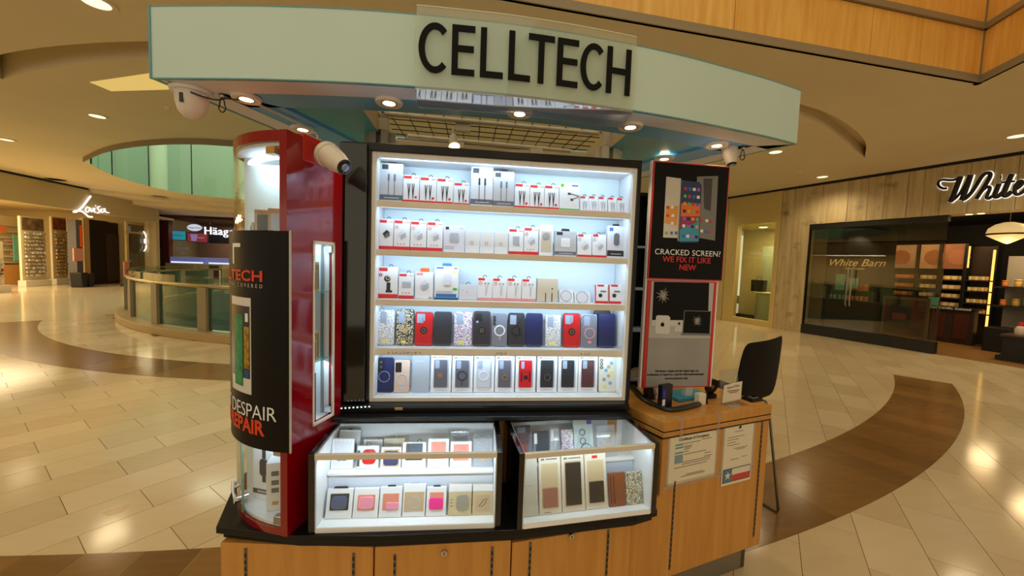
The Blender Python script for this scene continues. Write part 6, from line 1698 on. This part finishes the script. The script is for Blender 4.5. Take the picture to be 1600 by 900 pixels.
# facade sign in script, dark letters with a white halo
sg3 = rthing('facade_sign', 'large black script White sign with white halo light on plank facade', 'sign')
strokes = [[(232, 308), (195, 308), (165, 292), (153, 268), (165, 242), (200, 232), (250, 236), (300, 232), (345, 208), (352, 200)],
           [(352, 202), (335, 245), (310, 310), (285, 375), (258, 428)], [(258, 428), (300, 400), (345, 350), (390, 280), (435, 190)], [(440, 188), (420, 250), (395, 320), (362, 412)],
           [(362, 412), (400, 392), (445, 345), (490, 280), (530, 215), (565, 180), (600, 172), (612, 190), (600, 225), (565, 285), (525, 345), (488, 402)],
           [(500, 385), (535, 335), (575, 300), (602, 296), (606, 318), (588, 360), (580, 388), (600, 396), (632, 372)], [(690, 268), (668, 320), (652, 365), (662, 384), (690, 372), (722, 340)],
           [(802, 182), (775, 240), (748, 305), (732, 352), (742, 374), (770, 362), (800, 332)], [(708, 258), (760, 250), (830, 246)], [(815, 325), (860, 300), (890, 268), (884, 244), (856, 256), (830, 300), (828, 345), (850, 362), (890, 345), (930, 310)],
           [(703, 208), (709, 207)]]
wide = [.030, .055, .03, .055, .04, .036, .045, .048, .024, .036, .055]
def stroke_pts(st, sc, ox, oy, f, y):
    out = []
    for q in spline([(a, b, 0) for a, b in st], 4):
        x, z = f(ox+q.x/sc, oy+q.y/sc); out.append((x, y, z))
    return out
for st, wd in zip(strokes, wide):
    pts = stroke_pts(st, 5.625, 1440, 240, rw, -.045)
    l = part('letter_stroke', MB().tube(pts, wd*.80, 8, flat=((0, 1, 0), .45)), M_shop_black, sg3, smooth=True)
    part('halo', MB().tube([(p[0], -.012, p[2]) for p in pts], wd*.80+.010, 8, flat=((0, 1, 0), .1)), glow('halo_white', (255, 244, 226), 1.2), l, smooth=True)
t = rthing('door_downlights', 'pair of small warm lights under the plank facade edge', 'lamp')
xa, za = rw(1502, 338, .18); xb, _ = rw(1544, 336, .18)
for xx in (xa+.1, xb-.1): part('lens', MB().lathe([(.001, 2.922), (.05, 2.922), (.05, 2.93), (.001, 2.93)], 12, (xx, .2, 0)), glow('warm_bulb', (255, 215, 140), 4), t)

# ---- jewellery shop: sign, racks, doors
def lthing(name, label, cat, group=None): return thing(name, label, cat, PL, RZL, group)
sg4 = lthing('shop_sign', 'glowing white Lovisa script sign on the left shop front', 'sign')
M_neon = glow('neon_white', (255, 244, 240), 1.5)
st4 = [[(625, 118), (600, 150), (565, 195), (530, 225), (505, 230), (520, 222), (560, 225), (590, 245), (610, 262), (635, 264)],
       [(598, 195), (588, 215), (598, 232), (614, 222), (616, 202), (600, 194)], [(622, 200), (632, 228), (645, 202)], [(655, 202), (650, 228), (660, 232)], [(658, 186), (661, 186)],
       [(690, 190), (672, 200), (684, 215), (690, 230), (670, 238)], [(722, 208), (700, 212), (702, 232), (720, 226), (726, 206), (730, 228), (755, 236)]]
for i, st in enumerate(st4):
    pts = stroke_pts(st, 4.5, 0, 280, lambda a, b: lw(a, b), -.06)
    part('letter_stroke', MB().tube(pts, .034 if i == 0 else .021, 6), M_neon, sg4, smooth=True)
def lrack(px0, px1, py0, py1, dep, label, tone, poster):
    x0, z1 = lw(px0, py0, dep); x1, z0 = lw(px1, py1, dep)
    t = lthing('jewellery_rack', label, 'rack')
    part('panel', MB().box(x0, dep, .25, x1, dep+.08, z1), mat('rack_cream', (226, 210, 172), .6), t)
    part('base', MB().box(x0-.05, dep-.15, 0, x1+.05, dep+.12, .25), mat('rack_white', (214, 206, 188), .6), t, bevel=.01)
    zt = z1-.62
    if poster: part('photo_card', MB().box(x0+.05, dep-.02, z1-.55, x1-.05, dep, z1-.05), mat(poster[0], poster[1], .5, vary=.7, vscale=4), t)
    rails = MB(); cards = MB(); c2_ = MB(); rnd = random.Random(px0)
    z = zt; 
    while z > .38:
        rails.cyl((x0+.04, dep-.05, z), (x1-.04, dep-.05, z), .008, n=6)
        x = x0+.08
        while x < x1-.1:
            h = rnd.uniform(.06, .12)
            (cards if rnd.random() < .6 else c2_).box(x, dep-.07-rnd.random()*.05, z-h, x+.06, dep-.055, z-.01); x += .085
        z -= .155
    part('rail', rails, M_steel, t)
    setm(part('jewellery_cards', cards, mat('card_'+tone[0], tone[1], .4), t), kind='stuff'); setm(part('jewellery_cards', c2_, mat('card_'+tone[2], tone[3], .4), t), kind='stuff')
    return t
lrack(31, 73, 337, 447, 2.6, 'cream jewellery rack of silver pieces in the left shop', ('silver', (206, 200, 186), 'sand', (170, 150, 112)), ('photo_green', (120, 96, 66)))
lrack(80, 107, 338, 446, 2.75, 'cream jewellery rack of gold pieces in the left shop', ('gold', (190, 150, 84), 'sand', (170, 150, 112)), ('photo_brown', (128, 66, 40)))
lrack(-40, 8, 375, 458, 1.2, 'jewellery rack at the far left picture edge', ('silver', (206, 200, 186), 'plum', (120, 70, 76)), None)
t = lthing('wall_shelves', 'cream wall shelves with orange and turquoise cards in the left shop', 'shelving')
x0, z1 = lw(-30, 345, 4.2); x1, z0 = lw(31, 420, 4.2)
part('back', MB().box(x0, 4.2, 0, x1, 4.25, z1+.3), mat('shelf_cream', (236, 216, 166), .6), t)
for i in range(7): part('shelf', MB().box(x0, 4.0, .9+.26*i, x1, 4.2, .93+.26*i), mat('rack_white', (214, 206, 188), .6), t)
xa, za = lw(21, 367, 3.95); xb, zb = lw(30, 408, 3.95); part('turquoise_card', MB().box(xa, 3.96, zb, xb, 3.98, za), mat('turquoise', (120, 206, 190), .5), t)
xa, za = lw(0, 352, 3.95); xb, zb = lw(11, 364, 3.95); part('orange_card', MB().box(xa, 3.96, zb, xb, 3.98, za), mat('orange_card', (226, 130, 70), .5), t)
part('cupboard', MB().box(x0, 3.9, 0, x1, 4.2, .82), mat('shop_oak', (206, 150, 76), .5), t, bevel=.01)
part('strip_cards', MB().box(x0+1, 3.97, 1.25, x1-.6, 3.99, 1.33).box(x0+1.4, 3.97, 1.5, x1-.3, 3.99, 1.6).box(x0+1, 3.97, 1.8, x1-.8, 3.99, 1.88), mat('pink_cards', (216, 150, 130), .5), t)
# dark doorway and glass door
x0, z1 = lw(137, 343, 1.5); x1, z0 = lw(194, 437, 1.5)
d = put(struct('door_1', MB().box(x0, 1.6, 0, x1, 1.65, z1), mat('doorway_dark', (30, 20, 16), .5)), PL, RZL)
part('jamb', MB().box(x0-.3, 1.45, 0, x0, 1.6, z1+.05), mat('tan_jamb', (196, 168, 112), .5), d); part('jamb', MB().box(x1, 1.45, 0, x1+.22, 1.6, z1+.05), mat('tan_jamb', (196, 168, 112), .5), d)
part('grey_inner', MB().box(x1-.9, 1.58, .1, x1-.05, 1.6, z1-.55), mat('inner_grey', (70, 56, 50), .5), d)
x0, z1 = lw(197, 345, .5); x1, z0 = lw(234, 437, .5)
d = put(struct('door_2', frame_mb(x0, 0, x1, z1, .13, .5, .58).box(x0, .5, z1-.55, x1, .58, z1-.47), mat('gold_frame', (190, 164, 96), .4)), PL, RZL)
part('pane', MB().box(x0+.13, .53, .13, x1-.13, .54, z1-.13), glass('door_glass', (.5, .48, .4), 1.0, milky=.3, milk=(.2, .18, .12)), d)
part('inner_dark', MB().box(x0, 2.0, 0, x1, 2.02, z1), mat('door_inner_dark', (66, 60, 44), .6), d)
t = lthing('neon_ring', 'small white neon arc with red and yellow glow in the glass door', 'neon sign')
cx, cz = lw(224, 377, .45)
part('arc', MB().tube([(cx-.05+.28*cos(a), .45, cz+.5*sin(a)) for a in [-1.3+2.6*i/12 for i in range(13)]], .025, 6), M_neon, t)
part('tag', MB().box(cx+.05, .44, cz-.1, cx+.18, .46, cz+.12), M_neon, t)
part('red_glow_disc', MB().slabxz([(cx-.35+.35*cos(2*pi*i/20), cz-.1+.55*sin(2*pi*i/20)) for i in range(20)], .6, .61), mat('red_disc', (150, 60, 34), .5), t)
t = lthing('poster_column', 'dark column with orange vertical lettering strip by the shop doorway', 'column')
x0, z1 = lw(118, 343, 1.2); x1, z0 = lw(131, 432, 1.2)
part('column', MB().box(x0, 1.2, 0, x1, 1.5, z1), mat('grey_column', (90, 84, 84), .6), t)
xa, za = lw(126, 352, 1.15); xb, zb = lw(131, 386, 1.15); part('orange_strip', MB().box(xa, 1.17, zb, xb, 1.19, za), P_orange, t)
xa, za = lw(116, 388, 1.1); xb, zb = lw(132, 408, 1.1); part('pink_cards', MB().box(xa, 1.12, zb, xb, 1.16, za), mat('pink_cards', (216, 150, 130), .5), t)
t = lthing('shopping_baskets', 'pair of stacked black baskets on the shop floor', 'basket')
xa, za = lw(113, 433, 1.0); xb, zb = lw(136, 448, 1.0)
for q in (0, 1):
    a, b = xa+(xb-xa)*.5*q, xa+(xb-xa)*.5*(q+1)
    part('basket', MB().slabxz([(a+.06, 0), (b-.06, 0), (b, .62-.05*q), (a, .62-.05*q)], .7, 1.1), M_shop_black, t, bevel=.02)
t = lthing('pink_stand', 'narrow salmon pink stand beside the glass door', 'stand')
xa, za = lw(194, 409, .1); xb, zb = lw(202, 440, .1)
part('panel', MB().box(xa, .1, .05, xb, .14, za), mat('salmon_panel', (206, 128, 100), .5), t); part('foot', MB().box(xa-.05, .0, 0, xb+.05, .25, .05), M_shop_black, t)

# ---- ice cream shop
YH = 24.0
def hx(px, py, y=YH): p = on_y(px, py, y); return p.x, p.z
x0 = hx(250, 330)[0]
ic = setm(part('wall_ice_cream_shop', MB().box(x0, YH, 3.58, -8, YH+.3, 3.96).box(x0, YH, 0, x0+.42, YH+.3, 3.58), mat('maroon_front', (92, 36, 22), .5)), kind='structure')
struct('wall_ice_cream_side', MB().box(x0-1.6, YH-.2, 0, x0, YH, 4.0), mat('dark_pier', (60, 54, 44), .6))
struct('wall_ice_cream_back', MB().box(x0, YH+3, 0, -8, YH+3.1, 3.6).box(x0, YH+.3, 3.5, -8, YH+3, 3.6), mat('shop_brown_wall', (104, 78, 60), .7))
light('ice_cream_shop_light', 'AREA', (-14.5, YH+1.4, 3.4), 120, (1, .85, .65), size=2)
t = thing('ice_cream_sign', 'white Häagen-Dazs lettering and oval badge on the far shop', 'sign', (0, YH-.05, 0))
x, z = hx(306, 356)
part('badge', MB().slabxz([(x+.40*cos(2*pi*i/28), z+.2*sin(2*pi*i/28)) for i in range(28)], -.06, -.02), glow('badge_white', (225, 225, 240), .8), t)
part('badge_rim', MB().tube([(x+.41*cos(2*pi*i/28), -.05, z+.21*sin(2*pi*i/28)) for i in range(28)], .02, 5, closed=True), mat('badge_grey', (120, 116, 130), .4), t)
me = text_mesh('Häagen-Dazs', .125, extrude=.004); me.transform(Matrix.Translation((x, -.066, z)) @ FACE); part('lettering', me, mat('badge_ink', (60, 40, 60), .5), t)
x, z = hx(320.5, 361)
me = text_mesh('Häagen-Dazs', .62, align='LEFT', bold=.0, space=1.06, extrude=.03); me.transform(Matrix.Translation((x, -.06, z)) @ FACE); part('lettering', me, glow('sign_white', (235, 235, 250), 1.5), t)
part('hanger', MB().cyl((x+.3, -.02, z+.2), (x+.3, -.02, 3.6), .012, n=6).cyl((x+2.6, -.02, z+.2), (x+2.6, -.02, 3.6), .012, n=6).cyl((x-.5, -.02, z+.1), (x-.5, -.02, 3.6), .012, n=6).box(x-.55, -.03, 3.57, x+2.7, .06, 3.62), M_dark_metal, t)
for i, (a, b, c, d_, col, lab) in enumerate(((254.5, 359, 291, 376, (40, 140, 160), 'turquoise menu screen above the ice cream counter'), (292, 363, 325, 379.5, (130, 48, 54), 'maroon menu screen above the ice cream counter'), (326, 365, 357, 381, (12, 12, 14), 'black menu screen above the ice cream counter'))):
    xa, za = hx(a, b, YH+.5); xb, zb = hx(c, d_, YH+.5)
    t = thing('menu_screen', lab, 'screen', (0, YH+.5, 0), 0, 'menu screens of the ice cream shop')
    part('bezel', MB().box(xa, 0, zb, xb, .05, za), M_shop_black, t)
    part('display', MB().box(xa+.03, -.006, zb+.03, xb-.03, 0, za-.03), mat('screen_%d' % i, col, .4, emit=col, estr=.7), t)
    if i < 2:
        part('cup_picture', MB().slabxz([(xa+.25, zb+.08), (xa+.5, zb+.08), (xa+.58, za-.1), (xa+.18, za-.1)], -.012, -.006), mat('cup_%d' % i, (150, 130, 190), .4, emit=(150, 130, 190), estr=.5), t)
        part('caption', MB().box(xb-.7, -.01, (za+zb)/2-.03, xb-.2, -.006, (za+zb)/2+.03), M_whiteprint, t)
t = thing('ice_cream_counter', 'pale counter with blue lit glass freezer cases in the far shop', 'counter', (0, YH-.4, 0))
xa, _ = hx(258, 405, YH-.4)
part('body', MB().box(xa, 0, 0, -9, .8, .98), mat('counter_cream', (198, 186, 150), .5), t)
part('dark_panel', MB().box(hx(327, 420, YH-.4)[0], -.02, .15, hx(342, 420, YH-.4)[0], 0, .9), mat('maroon_panel', (60, 32, 26), .5), t)
for a, b in ((265, 318), (324, 362)):
    x0_, x1_ = hx(a, 408, YH-.4)[0], hx(b, 408, YH-.4)[0]
    f = part('freezer_case', MB().box(x0_, .05, .98, x1_, .7, 1.34), mat('freezer_blue', (110, 120, 176), .3, emit=(110, 125, 190), estr=.35), t)
    part('white_tubs', MB().box(x0_+.05, .02, 1.0, x1_-.05, .05, 1.08), glow('tub_white', (235, 240, 255), 1.0), f)
t = thing('wall_papers', 'group of white notices on the wall beside the ice cream counter', 'notices', (0, YH+2.95, 0))
for a, b, c, d_ in ((275, 386, 283, 391), (285, 386, 294, 391), (277, 377, 282, 383), (281, 393, 288, 397)):
    xa, za = hx(a, b, YH+2.95); xb, zb = hx(c, d_, YH+2.95); part('sheet', MB().box(xa, -.02, zb, xb, 0, za), P_lgrey, t)

# ================================================================== balustrade of the floor opening
bs = thing('balustrade', 'curved glass balustrade with beige posts and metal handrail round the floor opening', 'balustrade', (CC.x, CC.y, 0))
M_post = mat('beige_post', (150, 138, 112), .5); M_curb = mat('beige_curb', (176, 152, 108), .45)
def larc(r, a0, a1, n): return [(r*cos(a0+(a1-a0)*i/n), r*sin(a0+(a1-a0)*i/n)) for i in range(n+1)]
A0, A1 = pi-a_end, radians(285)
part('curb', MB().prism(larc(RV-.16, A0, A1, 50)+larc(RV+.22, A1, A0, 50), 0, .15), M_curb, bs, bevel=.01)
step = 1.48/RV
ref = atan2(7.62-CC.y, -4.95-CC.x)
k0 = int((ref-A0)/step)+6
angs = [ref % (2*pi)+step*k for k in range(-12, 8)]
angs = [a for a in angs if A0+.02 < a < A1-.02]
hw = .11/RV
for i, a in enumerate(angs):
    part('post', MB().prism(larc(RV-.06, a-hw, a+hw, 2)+larc(RV+.06, a+hw, a-hw, 2), .15, .96), M_post, bs)
    if i+1 < len(angs):
        part('glass_pane', MB().prism(larc(RV-.008, a+hw, angs[i+1]-hw, 6)+larc(RV+.008, angs[i+1]-hw, a+hw, 6), .17, .94), glass('rail_glass', (.50, .66, .60), 1.0, milky=.10, milk=(.2, .4, .36)), bs)
    part('upper_glass', MB().prism(larc(RV-.007, a-step/2+.01, a+step/2-.01, 6)+larc(RV+.007, a+step/2-.01, a-step/2+.01, 6), 1.0, 1.16), glass('rail_clear', (.82, .88, .82), 1.0), bs)
part('handrail', MB().tube([(x, y, .98) for x, y in larc(RV, A0, A1, 60)], .035, 8), mat('brushed_brass', (176, 160, 116), .3, .9), bs, smooth=True)
fb = thing('far_balustrade', 'straight glass balustrade on the far side of the floor opening', 'balustrade', (CC.x, YF, 0))
part('handrail', MB().tube([(-8.1, 0, 1.02), (8, 0, 1.02)], .03, 8), MATS['brushed_brass'], fb)
for i in range(9):
    x = -8.1+i*2
    part('post', MB().box(x-.03, -.03, 0, x+.03, .03, 1.0), M_steel, fb)
    if i < 8: part('glass_pane', MB().box(x+.04, -.008, .06, x+1.96, .008, .98), MATS['rail_clear'], fb)
